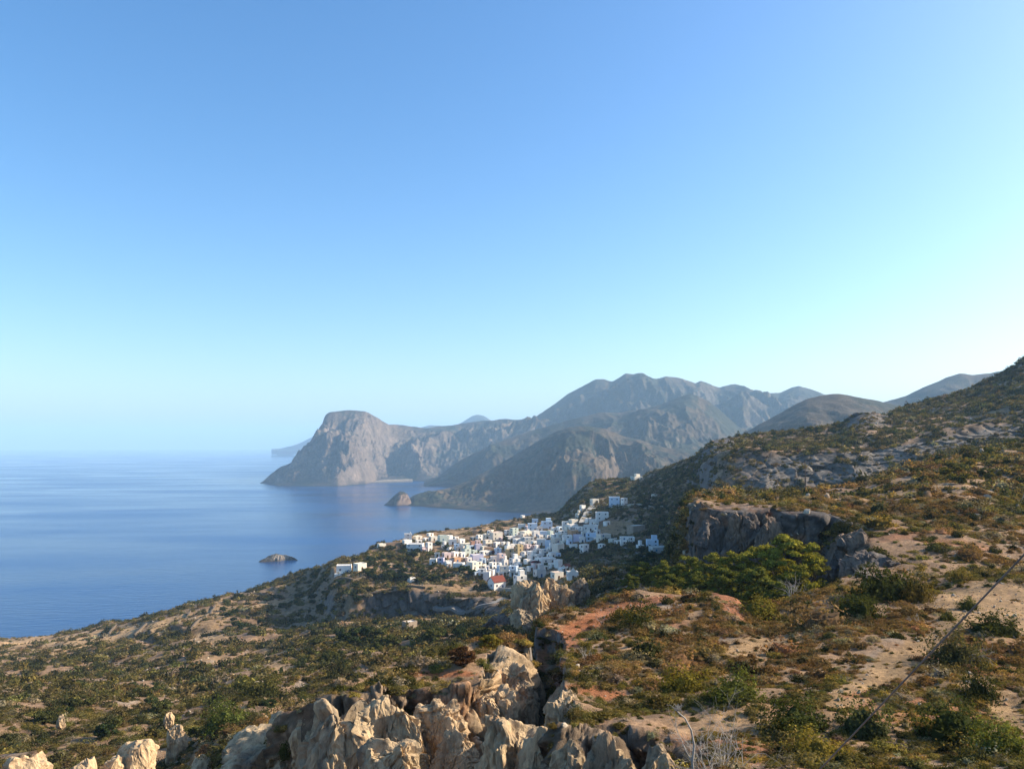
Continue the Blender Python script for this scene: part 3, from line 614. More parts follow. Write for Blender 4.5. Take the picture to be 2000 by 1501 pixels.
for i in top:
    o = bpy.data.objects.new("shrub", OBJ_SH[int(rng.integers(0, len(OBJ_SH)))]); o.location = pts[i] - np.array([0, 0, .04 * rr[i]])
    o.scale = (rr[i], rr[i], rr[i] * tallness[i]); o.rotation_euler = (rnd(-.1, .1), rnd(-.1, .1), rnd(0, 6.28)); o.color = (*tint[i], 1)
    sz = "large" if rr[i] > .62 else "knee-high" if rr[i] > .42 else "small"
    link(o, label=f"{sz} {PNAME[pi_[i]]} cushion shrub {zone(qx[i], qy[i])}", cat="shrub", group=f"{PNAME[pi_[i]]} shrubs {zone(qx[i], qy[i])}")

# ---- loose stones: gravel and rubble on the soil, uncounted
def stone_kind(seed):
    g = np.random.default_rng(seed); bm = bmesh.new(); bmesh.ops.create_icosphere(bm, subdivisions=2, radius=1); V = np.array([v.co[:] for v in bm.verts]); F_ = np.array([[v.index for v in f.verts] for f in bm.faces]); bm.free()
    for k in range(9):
        n = g.normal(0, 1, 3); n /= np.linalg.norm(n); V -= (np.maximum(V @ n - g.uniform(.4, .8), 0))[:, None] * n
    return np_mesh("gravel_stone", V * np.array([1, g.uniform(.6, 1), g.uniform(.45, .8)]), F_, STM, False)
STM, _t, _b = mat_new("loose_stone"); _c = N(_t, "ShaderNodeAttribute", attribute_type='INSTANCER', attribute_name="tint").outputs["Color"]
_t.links.new(mix(_t, _c, ramp(_t, noise(_t, 9, 5, .7, N(_t, "ShaderNodeNewGeometry").outputs["Position"]), [(.3, (.6, .6, .6)), (.7, (1.3, 1.3, 1.3))]), 1.0, 'MULTIPLY'), _b.inputs["Base Color"])
PC_S = proto_coll("gravel_kinds", [stone_kind(950 + k) for k in range(5)])
nzs = fbm(Pc[..., 0] / 5, Pc[..., 1] / 5, octv=4, seed=601)
dens = np.where(Dc < 120, (.8 + 2.2 * barec) * np.clip(.4 + 2.5 * nzs, 0, 2.5), .055 * np.clip(.3 + 3 * nzs, 0, 2.5)) * (1 - .9 * town)
cs = rng.poisson(np.clip(np.where(inview & vis & (Vc > 1.2), cell * dens, 0), 0, 20)); ii, jj = np.nonzero(cs); rep = cs[ii, jj]; ii = np.repeat(ii, rep); jj = np.repeat(jj, rep)
u = rng.random(len(ii))[:, None]; v_ = rng.random(len(ii))[:, None]
sp = P[ii, jj] * (1-u) * (1-v_) + P[ii, jj+1] * u * (1-v_) + P[ii+1, jj] * (1-u) * v_ + P[ii+1, jj+1] * u * v_
sr = np.exp(rng.normal(0, .55, len(ii))) * np.where(Dc[ii, jj] < 120, .065, .38); sr = np.minimum(sr, np.where(Dc[ii, jj] < 120, .3, 1.3))
st_ = np.array([.30, .25, .185]) * np.exp(rng.normal(0, .25, (len(ii), 1))); wm = rng.random(len(ii)) < .3; st_[wm] *= np.array([1.05, .72, .5])
gn_scatter("gravel", sp, np.repeat(sr[:, None], 3, 1), rng.uniform(0, 6.28, (len(ii), 3)), st_, PC_S, 5, "loose pale stones and rubble lying on the soil")
print("STONES", len(ii))

# ------------------------------------------------------------------ small mesh tools
def plain(name, c, rough=.9, var=.18, sc=2.0, bump=0.0):
    m, t, b = mat_new(name); b.inputs["Roughness"].default_value = rough
    g = N(t, "ShaderNodeNewGeometry").outputs["Position"]; f = noise(t, sc, 5, .65, g)
    t.links.new(mix(t, tuple(c), ramp(t, f, [(.25, (1 - var * 1.6,) * 3), (.75, (1 + var,) * 3)]), 1.0, 'MULTIPLY'), b.inputs["Base Color"])
    if bump:
        bp = N(t, "ShaderNodeBump"); bp.inputs["Strength"].default_value = .7; bp.inputs["Distance"].default_value = bump
        t.links.new(f, bp.inputs["Height"]); t.links.new(bp.outputs[0], b.inputs["Normal"])
    return m
def boxv(x0, y0, z0, x1, y1, z1):
    V = np.array([(x0,y0,z0),(x1,y0,z0),(x1,y1,z0),(x0,y1,z0),(x0,y0,z1),(x1,y0,z1),(x1,y1,z1),(x0,y1,z1)], float)
    return V, np.array([(0,3,2,1),(4,5,6,7),(0,1,5,4),(1,2,6,5),(2,3,7,6),(3,0,4,7)])
def tube(pts, rads, n=6, cap=True):
    pts = np.array(pts, float); V = []; F_ = []
    t = np.gradient(pts, axis=0); t /= np.linalg.norm(t, axis=1, keepdims=True) + 1e-9
    ref = np.array([0, 0, 1.0]) if abs(t[0][2]) < .9 else np.array([1.0, 0, 0])
    for i, (p, r) in enumerate(zip(pts, rads)):
        u = np.cross(t[i], ref); u /= np.linalg.norm(u) + 1e-9; w = np.cross(t[i], u)
        for k in range(n):
            a = 2 * math.pi * k / n; V.append(p + r * (math.cos(a) * u + math.sin(a) * w))
    for i in range(len(pts) - 1):
        for k in range(n): F_.append((i*n+k, i*n+(k+1)%n, (i+1)*n+(k+1)%n, (i+1)*n+k))
    return np.array(V), np.array(F_)
def obj(name, me, parent=None, loc=None, rotz=0, scale=None, **kw):
    o = bpy.data.objects.new(name, me)
    if loc is not None: o.location = loc
    o.rotation_euler.z = rotz
    if scale is not None: o.scale = (scale,) * 3 if isinstance(scale, (int, float)) else scale
    return link(o, parent, **kw)

# ------------------------------------------------------------------ rocks
def rock_material(name, grey, warm, wscale=.5, wmid=.5):
    m, t, b = mat_new(name)
    g = N(t, "ShaderNodeNewGeometry").outputs["Position"]
    mp = N(t, "ShaderNodeMapping"); mp.inputs["Scale"].default_value = (1, 1, .35); t.links.new(g, mp.inputs[0])
    f1 = noise(t, wscale, 6, .62, mp.outputs[0]); f2 = noise(t, wscale * 6, 10, .72, mp.outputs[0]); f3 = noise(t, wscale * 1.7, 4, .6, g)
    c = mix(t, tuple(grey), tuple(warm), ramp(t, f1, [(wmid - .10, (0, 0, 0)), (wmid + .10, (1, 1, 1))]))
    c = mix(t, c, (.27, .145, .07), ramp(t, f3, [(.56, (0, 0, 0)), (.70, (.65, .65, .65))]))
    c = mix(t, c, ramp(t, f2, [(.30, (.38, .36, .35)), (.5, (.95, .95, .95)), (.72, (1.4, 1.38, 1.34))]), 1.0, 'MULTIPLY')
    t.links.new(c, b.inputs["Base Color"])
    bp = N(t, "ShaderNodeBump"); bp.inputs["Strength"].default_value = 1.0; bp.inputs["Distance"].default_value = .12 / wscale * .5
    t.links.new(f2, bp.inputs["Height"]); t.links.new(bp.outputs[0], b.inputs["Normal"])
    return m
def ico(sub):
    bm = bmesh.new(); bmesh.ops.create_icosphere(bm, subdivisions=sub, radius=1.0)
    V = np.array([v.co[:] for v in bm.verts]); F_ = np.array([[v.index for v in f.verts] for f in bm.faces]); bm.free(); return V, F_
ICO6, ICO5, ICO4 = ico(6), ico(5), ico(4)
def rock_mesh(name, base, w, d, h, seed, mat, lean=(0, 0), cuts=14, rough=1.0, groove=.5):
    V, F_ = base; g = np.random.default_rng(seed); o = g.uniform(0, 99)
    r_ = np.abs(V) ** 3; p = V / (r_.sum(1) ** (1 / 3))[:, None] * .9          # boxy start
    def nv(f, o_, sd, zs=1.0): return np.stack([vnoise(p[:, 0] * f + o + k * 7, p[:, 1] * f + o_, p[:, 2] * f * zs, sd + k) for k in range(3)], 1)
    p = p + nv(1.3, 0, seed) * .24; p = p + nv(2.9, 5, seed + 9) * .11
    for k in range(cuts // 2):
        n = g.normal(0, 1, 3); n[2] *= .6; n /= np.linalg.norm(n); c = g.uniform(.72, 1.05); s = np.maximum(p @ n - c, 0); p -= s[:, None] * n * .9
    out = p * np.array([1, 1, .45]); out /= np.linalg.norm(out, axis=1, keepdims=True) + 1e-6
    m_ = max(min(w, d), .1); sc_ = np.array([w, d, h]); q = p * sc_ / m_; out = out * m_ * .5; p = p * sc_ / 2 * np.array([1.08, 1.08, 1]); til = g.uniform(-.35, .35)
    for f_, a_ in ((.9, .26), (2.1, .22), (4.6, .19), (10, .12)):
        jx = .25 * vnoise(q[:, 0] * f_ + o, q[:, 1] * f_, q[:, 2] * f_, seed + 20)
        hf, gap = facets(q[:, 0] * f_ + jx + o + til * q[:, 2] * f_, q[:, 1] * f_, q[:, 2] * f_ * .7 + jx, seed + int(f_ * 7))
        k_ = (hf * a_ * 1.0 - a_ * .35 * (1 - sst(0, .12, gap)) * groove) / f_ ** .55 * rough; p = p + out * k_[:, None]
    tapr = 1 - .10 * sst(-.1, 1, p[:, 2] / h * 2); p[:, 0] *= tapr; p[:, 1] *= tapr
    hz = p[:, 2] / h + .5
    p[:, 0] += lean[0] * hz * w; p[:, 1] += lean[1] * hz * d; p[:, 2] += h - p[:, 2].max()
    return np_mesh(name, p, F_, mat, False)
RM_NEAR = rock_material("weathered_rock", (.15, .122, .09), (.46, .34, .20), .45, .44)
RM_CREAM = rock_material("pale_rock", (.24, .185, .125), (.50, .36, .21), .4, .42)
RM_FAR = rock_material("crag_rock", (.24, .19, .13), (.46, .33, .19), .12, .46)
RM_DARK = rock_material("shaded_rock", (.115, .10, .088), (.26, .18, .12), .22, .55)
def rock(px, top_py, w_px, D, h, label, mat=RM_NEAR, base=ICO6, seed=0, dep=1.0, lean=(0, 0), sink=0, cat="rock", group=None, rot=0, **kw):
    w = w_px * D / FPX * (1.45 if group == FG else .92 if mat is RM_CREAM else 1.15); h = h * 1.1; p = at(px, top_py, D)
    me = rock_mesh("rock_outcrop", base, w, w * dep, h, seed, mat, lean, **kw)
    return obj("rock_outcrop", me, None, (p.x, p.y, p.z - h), rot, label=label, cat=cat, group=group)
FG = "crags along the near cliff"
rock(520, 1412, 165, 49, 7.5, "broad grey rock slab with a sunlit tip at the left end of the near crags", seed=1, dep=.8, lean=(.18, 0), group=FG)
rock(575, 1462, 60, 46, 5, "small pale rock between the broad slab and the tall pillar", seed=2, group=FG, base=ICO5, mat=RM_CREAM)
rock(645, 1366, 105, 41.5, 8.5, "tall pointed grey pillar with a pale right edge on the near cliff", seed=3, dep=.9, lean=(.12, .05), group=FG)
rock(612, 1392, 55, 45, 4, "low pale boulder just left of the tall pointed pillar", seed=4, group=FG, base=ICO5)
rock(735, 1358, 100, 42, 8.5, "dark grooved crag right of the tall pointed pillar", seed=5, dep=.9, lean=(.05, 0), group=FG, groove=.9)
rock(795, 1372, 75, 42, 8, "narrow ribbed crag in the middle of the near cliff", seed=6, dep=.8, group=FG, groove=.9)
rock(850, 1362, 70, 43, 4, "knobbly sunlit crag top beside the shaded cliff face", seed=7, dep=.8, group=FG, mat=RM_CREAM)
rock(770, 1440, 90, 38.5, 6, "brown ribbed buttress at the foot of the near cliff", seed=8, dep=.8, group=FG, groove=.9)
rock(892, 1418, 70, 41, 3.5, "rusty crumbling rib below the shaded cliff face", seed=9, dep=.6, group=FG, mat=RM_CREAM)
rock(1000, 1396, 112, 36, 7.5, "square-topped grey crag at the mouth of the cleft", seed=10, dep=.8, group=FG)
rock(1050, 1420, 60, 34, 6, "crumbling orange crag leaning on the square-topped one", seed=12, dep=.8, group=FG, mat=RM_CREAM)
rock(1108, 1440, 72, 31.5, 5.5, "blue-grey rounded crag right of the cleft mouth", seed=13, dep=.8, group=FG)
rock(1195, 1428, 82, 30.5, 5.5, "grooved grey crag under the brown slope, bottom centre", seed=14, dep=.8, group=FG, groove=.9)
rock(1262, 1452, 70, 29.5, 5, "leaning grey crag right of the grooved bottom-centre one", seed=15, dep=.8, group=FG, lean=(.15, 0))
rock(1322, 1468, 60, 28.5, 4.5, "pale-topped crag beside the bare curved stem", seed=16, dep=.8, group=FG)
rock(1455, 1490, 42, 26.5, 1.6, "small white boulder on the bottom edge right of the bare bush", seed=17, group=FG, base=ICO5)
rock(1135, 1322, 88, 43.5, 3.4, "rounded grey boulder on the right lip of the cleft", seed=18, dep=.9, group=FG)
rock(1098, 1352, 50, 39.5, 2.6, "tan boulder at the lower right lip of the cleft", seed=19, group=FG, base=ICO5, mat=RM_CREAM)
rock(1003, 1292, 58, 49.5, 4.4, "sunlit cream rock face at the upper right end of the near cliff", RM_CREAM, seed=21, dep=.9, group=FG, groove=.9)
rock(962, 1338, 62, 46, 4.4, "sunlit cream buttress right of the shaded cliff face", RM_CREAM, seed=22, dep=.9, group=FG, groove=.9)
rock(1022, 1330, 44, 48.5, 4, "lower sunlit cream shoulder on the left side of the cleft", RM_CREAM, seed=23, dep=.9, group=FG, groove=.9)
VG_ = "crags below the village"
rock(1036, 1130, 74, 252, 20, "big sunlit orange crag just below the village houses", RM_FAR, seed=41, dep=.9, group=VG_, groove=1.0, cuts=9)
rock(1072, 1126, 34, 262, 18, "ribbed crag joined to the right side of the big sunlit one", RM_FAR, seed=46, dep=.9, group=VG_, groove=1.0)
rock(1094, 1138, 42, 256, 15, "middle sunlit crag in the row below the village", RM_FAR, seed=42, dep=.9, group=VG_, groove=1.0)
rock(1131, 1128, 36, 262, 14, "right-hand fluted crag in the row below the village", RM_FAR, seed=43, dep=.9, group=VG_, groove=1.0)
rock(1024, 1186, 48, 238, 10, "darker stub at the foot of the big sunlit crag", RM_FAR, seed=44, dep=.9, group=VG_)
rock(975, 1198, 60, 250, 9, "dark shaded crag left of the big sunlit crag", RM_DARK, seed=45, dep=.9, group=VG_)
for k, (a, b, w_, dd_, h_, lb) in enumerate(((345, 1412, 40, 88, 4, "pale boulder among bushes left of the broad slab"), (268, 1440, 74, 78, 4, "wide low boulder in the bottom left scrub"),
        (52, 1466, 86, 76, 4, "rounded cream boulder in the bottom left corner"), (165, 1478, 70, 74, 4, "cream boulder second from the bottom left corner"), (222, 1476, 40, 76, 3, "small boulder between the two cream boulders and the wide one"), (395, 1470, 46, 74, 3, "squat boulder left of the broad slab's foot"),
        (330, 1390, 18, 110, 2, "tiny white stone high in the left scrub"), (120, 1395, 18, 115, 2, "tiny pale stone at the far left of the scrub"))):
    rock(a, b, w_, dd_, h_, lb, RM_CREAM, base=ICO5, seed=60 + k, rough=.5, groove=.3, group="boulders in the left valley")
RG = "rocks of the far right cliff"
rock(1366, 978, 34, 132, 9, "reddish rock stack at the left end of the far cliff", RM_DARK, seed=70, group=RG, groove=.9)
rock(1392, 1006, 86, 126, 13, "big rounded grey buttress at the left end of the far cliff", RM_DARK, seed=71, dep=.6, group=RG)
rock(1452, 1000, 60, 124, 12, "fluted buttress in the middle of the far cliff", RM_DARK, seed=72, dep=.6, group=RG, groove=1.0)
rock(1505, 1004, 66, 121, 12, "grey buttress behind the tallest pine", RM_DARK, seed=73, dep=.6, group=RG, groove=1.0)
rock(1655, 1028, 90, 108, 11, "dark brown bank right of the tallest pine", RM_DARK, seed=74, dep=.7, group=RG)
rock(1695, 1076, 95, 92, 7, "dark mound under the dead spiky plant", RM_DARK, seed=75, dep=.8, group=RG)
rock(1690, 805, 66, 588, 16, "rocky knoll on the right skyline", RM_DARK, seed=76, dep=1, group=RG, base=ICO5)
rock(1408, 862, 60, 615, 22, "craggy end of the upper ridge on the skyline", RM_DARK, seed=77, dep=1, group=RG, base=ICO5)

# ------------------------------------------------------------------ trees
BARK = plain("bark", (.10, .075, .055), sc=4); TWIG = plain("dry_wood", (.33, .30, .26), sc=6, var=.25)
def crown_mesh(name, rx, rz, nclump, nleaf, leaf, seed, mat, cl=.34, cone=0):
    g = np.random.default_rng(seed); parts = []
    for k in range(nclump):
        d = g.normal(0, 1, 3); d /= np.linalg.norm(d); r = g.uniform(.35, 1) ** .6; c = d * r
        c[2] = (c[2] * .5 + .5); tap = 1 - cone * c[2] ** 1.4; c = np.array([c[0] * rx * tap, c[1] * rx * tap, c[2] * rz])
        s = cl * rx * g.uniform(.6, 1.25) * (1 - cone * .45 * c[2] / rz)
        dd_ = g.normal(0, 1, (nleaf, 3)); dd_ /= np.linalg.norm(dd_, axis=1, keepdims=True); dd_[:, 2] = np.abs(dd_[:, 2]) * .8 - .12
        p = c + dd_ * s * np.array([1, 1, .85]) * g.uniform(.55, 1.05, (nleaf, 1))
        parts.append(leaf_quads(p, dd_, leaf, g)); Vd, Fd = dome(s * .66, s * .42, .2, g, 8, 4); parts.append((Vd + c, Fd))
    V, F_ = merge(parts); return np_mesh(name, V, F_, mat, False), V[:, 2].min()
def trunk_mesh(name, h, r, rx, rz, seed, limbs=6):
    g = np.random.default_rng(seed); parts = []
    px_ = [np.array([0, 0, -.6])]; 
    for k in range(1, 5): px_.append(np.array([g.normal(0, .05 * h), g.normal(0, .05 * h), h * k / 4]))
    parts.append(tube(px_, [r * 1.25, r, r * .9, r * .8, r * .65], 8))
    for k in range(limbs):
        a = g.uniform(0, 6.28); e = np.array([math.cos(a) * rx * .7, math.sin(a) * rx * .7, h + rz * g.uniform(.15, .7)])
        s_ = px_[3 if k % 2 else 4]; m_ = (s_ + e) / 2 + np.array([0, 0, -.08 * rz]); parts.append(tube([s_, m_, e], [r * .55, r * .35, r * .12], 5))
    V, F_ = merge(parts); return np_mesh(name, V, F_, BARK)
def tree_kind(rx, rz, th, nc, nl, leaf, seed, cl=.34, cone=0, tr=.05):
    cm, _ = crown_mesh("crown", rx, rz, nc, nl, leaf, seed, LM_O, cl, cone); return cm, trunk_mesh("trunk", th, tr * rx, rx, rz, seed), th
def place_tree(kind, name, loc, s, tint, rot, **kw):
    cm, tm, th = kind; r_ = bpy.data.objects.new(name, None); r_.location = loc; r_.scale = (s, s, s); r_.rotation_euler.z = rot; r_.empty_display_size = .1; link(r_, **kw)
    t_ = obj("trunk", tm, r_); c_ = obj("crown", cm, r_, (0, 0, th * .72)); c_.color = (*tint, 1); return r_
PINES = [tree_kind(1.0, 1.75, .35, 80, 130, .034, 801 + k, .25, .35) for k in range(4)]
BUSHY = [tree_kind(1.0, .95, .35, 16, 60, .11, 821 + k, .42) for k in range(5)]
NEARB = [tree_kind(1.0, 1.1, .2, 30, 150, .05, 841 + k, .34) for k in range(3)]
PG = "pines in the gully before the far cliff"
for k, (px, py, w, dd_, lb, ti) in enumerate((
        (1545, 1036, 138, 100, "tallest and broadest pine, right end of the gully grove", (.115, .125, .030)),
        (1590, 1075, 60, 104, "pine half hidden behind the right side of the tallest one", (.085, .095, .028)),
        (1492, 1058, 100, 104, "bright yellow-green pine left of the tallest one", (.135, .140, .032)),
        (1440, 1070, 100, 102, "third pine from the right in the gully grove", (.105, .115, .030)),
        (1478, 1100, 90, 93, "lower pine in front of the yellow-green one", (.080, .095, .028)),
        (1392, 1074, 92, 108, "pine standing against the rounded grey buttress", (.095, .105, .030)),
        (1418, 1105, 84, 95, "lower dark pine in the middle of the gully grove", (.065, .080, .024)),
        (1345, 1082, 80, 112, "pine at the foot of the reddish rock stack", (.085, .100, .028)),
        (1362, 1112, 74, 100, "low pine left of the middle of the gully grove", (.070, .085, .026)),
        (1296, 1090, 70, 118, "olive pine second from the left in the gully grove", (.090, .105, .030)),
        (1312, 1118, 66, 104, "small dark pine above the left mound", (.060, .075, .024)),
        (1252, 1094, 56, 124, "leftmost pine of the gully grove", (.080, .095, .028)),
        (1232, 1118, 46, 112, "small dark bushy pine left of the grove", (.055, .070, .024)),
        (1520, 1130, 80, 90, "dark young pine under the tallest one", (.060, .078, .024)))):
    rx = w * dd_ / FPX / 2; tp = at(px, py, dd_); zb = tp.z - rx * 2.1; gz = ground_z(tp.x, tp.y, zb)
    place_tree(PINES[k % 4], "pine_tree", (tp.x, tp.y, zb), rx, np.array(ti) * np.array([1.7, 1.5, 1.2]), rnd(0, 6.28), label=lb, cat="pine tree", group=PG)
    if zb > gz + .5:           # a bare lower stem down to the slope
        st = tube([(0, 0, gz - zb - .4), (.1, 0, (gz - zb) / 2), (0, 0, .2)], [.28, .22, .18], 8)
        bpy.data.objects["pine_tree" + ("" if k == 0 else ".%03d" % k)]; root = [o for o in COL.objects if o.get("label") == lb][0]
        st_o = obj("lower_trunk", np_mesh("lower_trunk", st[0] / rx, st[1], BARK), root)
# two tall bushes on the ledge above the near cliff
for px, py, w, lb, ti in ((902, 1300, 54, "round reddish-brown bush on the ledge above the near cliff", (.085, .045, .026)), (958, 1266, 42, "golden-green bush right of the reddish-brown one on the ledge", (.19, .155, .035))):
    h_ = hit(px, py) or at(px, py, 48); place_tree(NEARB[0 if px < 930 else 1], "bush", (h_.x, h_.y + .3, h_.z - .1), w * h_.y / FPX / 2, ti, 0, label=lb, cat="bush")
for px, py, w, hh, lb, ti in ((1735, 1135, 130, 72, "huge dark green shrub mass left of the sandy clearing", (.045,.052,.020)), (1680, 1178, 95, 50, "dark shrub below the left side of the huge dark mass", (.06,.065,.02)), (1795, 1150, 70, 50, "rusty green shrub on the clearing side of the huge dark mass", (.12,.09,.03)),
        (1950, 1218, 110, 42, "wide dark shrub on the right edge of the sandy clearing", (.05,.055,.02)), (1853, 1200, 42, 22, "small green shrub alone on the clearing under the cable", (.08,.08,.03)), (1895, 1180, 44, 22, "round green shrub at the far side of the clearing", (.08,.085,.03)), (1878, 1125, 46, 24, "golden shrub at the top of the sandy clearing", (.16,.12,.035)),
        (1885, 1268, 110, 60, "spreading grey-green thorn shrub at the foot of the clearing", (.10,.09,.045)), (1480, 1190, 110, 34, "flat golden-green shrub right of the orange mound edge", (.15,.13,.03)), (1250, 1205, 80, 40, "dark shrub right of the orange bare slope", (.05,.055,.02)), (1215, 1200, 60, 34, "golden shrub touching the orange bare slope", (.17,.12,.03)),
        (1920, 1345, 80, 46, "dark hollow shrub on the sandy ground, lower right", (.04,.045,.02)), (1340, 1330, 100, 44, "golden-green shrub in the middle of the brown slope", (.17,.14,.03)), (1440, 1345, 110, 50, "green shrub right of the golden-green one on the brown slope", (.10,.11,.03)), (1560, 1400, 130, 56, "dark green shrub in the bottom right thicket", (.055,.065,.022)),
        (1700, 1410, 140, 60, "grey-green bushy shrub crossed by the cable", (.085,.09,.04)), (1880, 1420, 150, 66, "dark green shrub at the lower right under the clearing", (.05,.06,.022)), (1960, 1450, 120, 60, "bright green shrub in the bottom right corner", (.12,.13,.035)), (1600, 1460, 120, 50, "golden broom-like shrub on the bottom edge", (.20,.16,.04)),
        (440, 1400, 90, 50, "bright green tree-like bush among rocks at the lower left", (.10,.12,.035)), (560, 1455, 40, 30, "green bush before the pale tip of the broad slab", (.08,.09,.03)), (505, 1345, 90, 40, "olive bush above the orange field patch at the lower left", (.09,.085,.03)), (880, 1422, 70, 50, "dark leafy bush in the hollow below the shaded cliff face", (.045,.05,.022))):
    h_ = hit(px, py + hh * .5)
    if h_ is None: continue
    rx = w * h_.y / FPX / 2; rz = hh * h_.y / FPX
    o_ = obj("large_shrub", shrub_mesh("large_shrub", 2600, .05, .55, 1.0, int(px), LM_O), None, (h_.x, h_.y + rx * .3, h_.z - .12 * rz), rnd(0, 6), (rx, rx * .8, rz), label=lb, cat="shrub"); o_.color = (*ti, 1)
def scat(poly, n, rmin, rmax, tints, zone_, name="bushy_tree", cat="tree", kinds=BUSHY, dmin=200):
    k = 0; xs_ = [p[0] for p in poly]; ys_ = [p[1] for p in poly]; tries = 0
    while k < n and tries < n * 30:
        tries += 1; px, py = rnd(min(xs_), max(xs_)), rnd(min(ys_), max(ys_)); ins = False
        for (x1, y1), (x2, y2) in zip(poly, poly[1:] + poly[:1]):
            if (y1 > py) != (y2 > py) and px < (x2 - x1) * (py - y1) / (y2 - y1) + x1: ins = not ins
        h_ = hit(px, py) if ins else None
        if h_ is None or h_.y > 1000 or h_.y < dmin: continue
        ci = int(rng.integers(0, len(tints))); tn, tc = tints[ci]; s = rnd(rmin, rmax)
        big = "large" if s > (rmin + rmax) / 2 else "small"
        place_tree(kinds[int(rng.integers(0, len(kinds)))], name, (h_.x, h_.y, h_.z - .1), s, np.array(tc) * rnd(.8, 1.25), rnd(0, 6.28), label=f"{big} {tn} {zone_}", cat=cat, group=f"{tn}s {zone_}")
        k += 1
G3 = [("olive-green rounded tree", (.075, .080, .030)), ("dark green rounded tree", (.035, .050, .022))]
scat([(715, 1078), (790, 1066), (835, 1085), (835, 1110), (900, 1130), (800, 1140), (700, 1130)], 58, 1.9, 3.4, G3, "in the orchard left of the village")
scat([(600, 1215), (700, 1205), (860, 1215), (960, 1230), (940, 1270), (700, 1300), (600, 1290)], 44, 1.3, 2.4, G3, "on the valley floor below the village")
scat([(420, 1180), (600, 1130), (700, 1120), (720, 1170), (560, 1230), (450, 1230)], 30, 1.5, 2.6, [G3[1]], "on the shaded slope above the coast")
scat([(1110, 975), (1170, 942), (1260, 938), (1290, 960), (1180, 970), (1120, 1000)], 26, 2.0, 3.4, G3, "on the hilltop above the village")
scat([(1210, 1010), (1340, 960), (1345, 1060), (1310, 1050), (1260, 1015)], 20, 1.5, 2.6, [G3[1]], "on the slope right of the village")
scat([(1170, 1095), (1240, 1075), (1280, 1090), (1230, 1120), (1150, 1130)], 14, 1.6, 2.6, G3, "beside the road right of the village")
scat([(1450, 835), (1660, 825), (1660, 845), (1450, 856)], 12, 1.5, 2.5, [G3[1]], "along the upper ridge on the skyline")
scat([(60, 1330), (500, 1330), (560, 1400), (420, 1450), (80, 1440)], 26, .9, 1.7, G3, "in the scrub at the lower left", dmin=75)
scat([(1560, 950), (1700, 935), (1950, 880), (1990, 930), (1700, 985)], 18, .9, 1.5, [("olive-green small tree", (.085, .085, .03)), ("golden-green small tree", (.13, .11, .03))], "on the shelf above the far cliff", dmin=100)
for px, py, s, lb in ((870, 1098, 3.0, "dark green tree beside the lavender-shaded house at the village's left"), (905, 1118, 3.4, "dark green tree under the blue-shaded end wall, front of village"), (921, 1122, 2.6, "dark tree left of the gabled white house"),
        (957, 1106, 2.4, "dark cypress-like bush between two front houses"), (992, 1122, 2.0, "bright green tree in the courtyard behind the church"), (1023, 1098, 2.2, "green tree right of the white front house"), (1047, 1106, 2.8, "purple-flowered vine bush on the long white row"),
        (1070, 1108, 2.5, "dark green tree before the long white row"), (1100, 1082, 3.0, "olive tree below the bright cream terrace wall"), (1114, 1078, 3.2, "dark green tree left of the white corner house"), (1129, 1082, 3.0, "dark green tree under the white corner house"),
        (990, 1056, 2.8, "dark green tree before the large windowed house"), (963, 1081, 2.0, "dark red-flowered bush in the village middle"), (1107, 1034, 2.2, "dark round bush below the two-part white house"), (1150, 1095, 2.4, "yellowish tree on the bank right of the village"),
        (1172, 1086, 2.6, "pale green tree above the road right of the village"), (1263, 990, 4.6, "bare-branched tree by the road wall above the village"), (855, 1065, 2.6, "green tree left of the tall grey-green house"), (872, 1072, 2.8, "green tree under the bright white tower house"), (893, 1083, 2.2, "green tree left of the greenish-grey house")):
    h_ = hit(px, py)
    if h_: place_tree(BUSHY[int(rng.integers(0, 5))], "bushy_tree", (h_.x, h_.y, h_.z - .1), s, (.10, .03, .05) if "flower" in lb else (.10, .10, .035) if "yellow" in lb or "pale" in lb else (.04, .058, .024), rnd(0, 6.28), label=lb, cat="tree", group="trees among the village houses")

# ------------------------------------------------------------------ bare and dead plants
def twigs(name, h, spread, depth, seed, r0, n0=7, mat=TWIG):
    g = np.random.default_rng(seed); parts = []
    def grow(p, d, l, r, k):
        pts_ = [p]; dd_ = d
        for s in range(3):
            dd_ = dd_ + g.normal(0, .22, 3); dd_ /= np.linalg.norm(dd_); pts_.append(pts_[-1] + dd_ * l / 3)
        parts.append(tube(pts_, [r, r * .85, r * .7, r * .5], 4))
        if k > 0:
            for _ in range(int(g.integers(2, 5))):
                e = dd_ + g.normal(0, .5, 3); e /= np.linalg.norm(e); grow(pts_[int(g.integers(1, 4))], e, l * g.uniform(.5, .8), r * .55, k - 1)
    for i in range(n0):
        a = g.uniform(0, 6.28); d = np.array([math.cos(a) * spread, math.sin(a) * spread, 1]); grow(np.zeros(3), d / np.linalg.norm(d), h * g.uniform(.35, .55), r0, depth)
    V, F_ = merge(parts); return np_mesh(name, V, F_, mat)
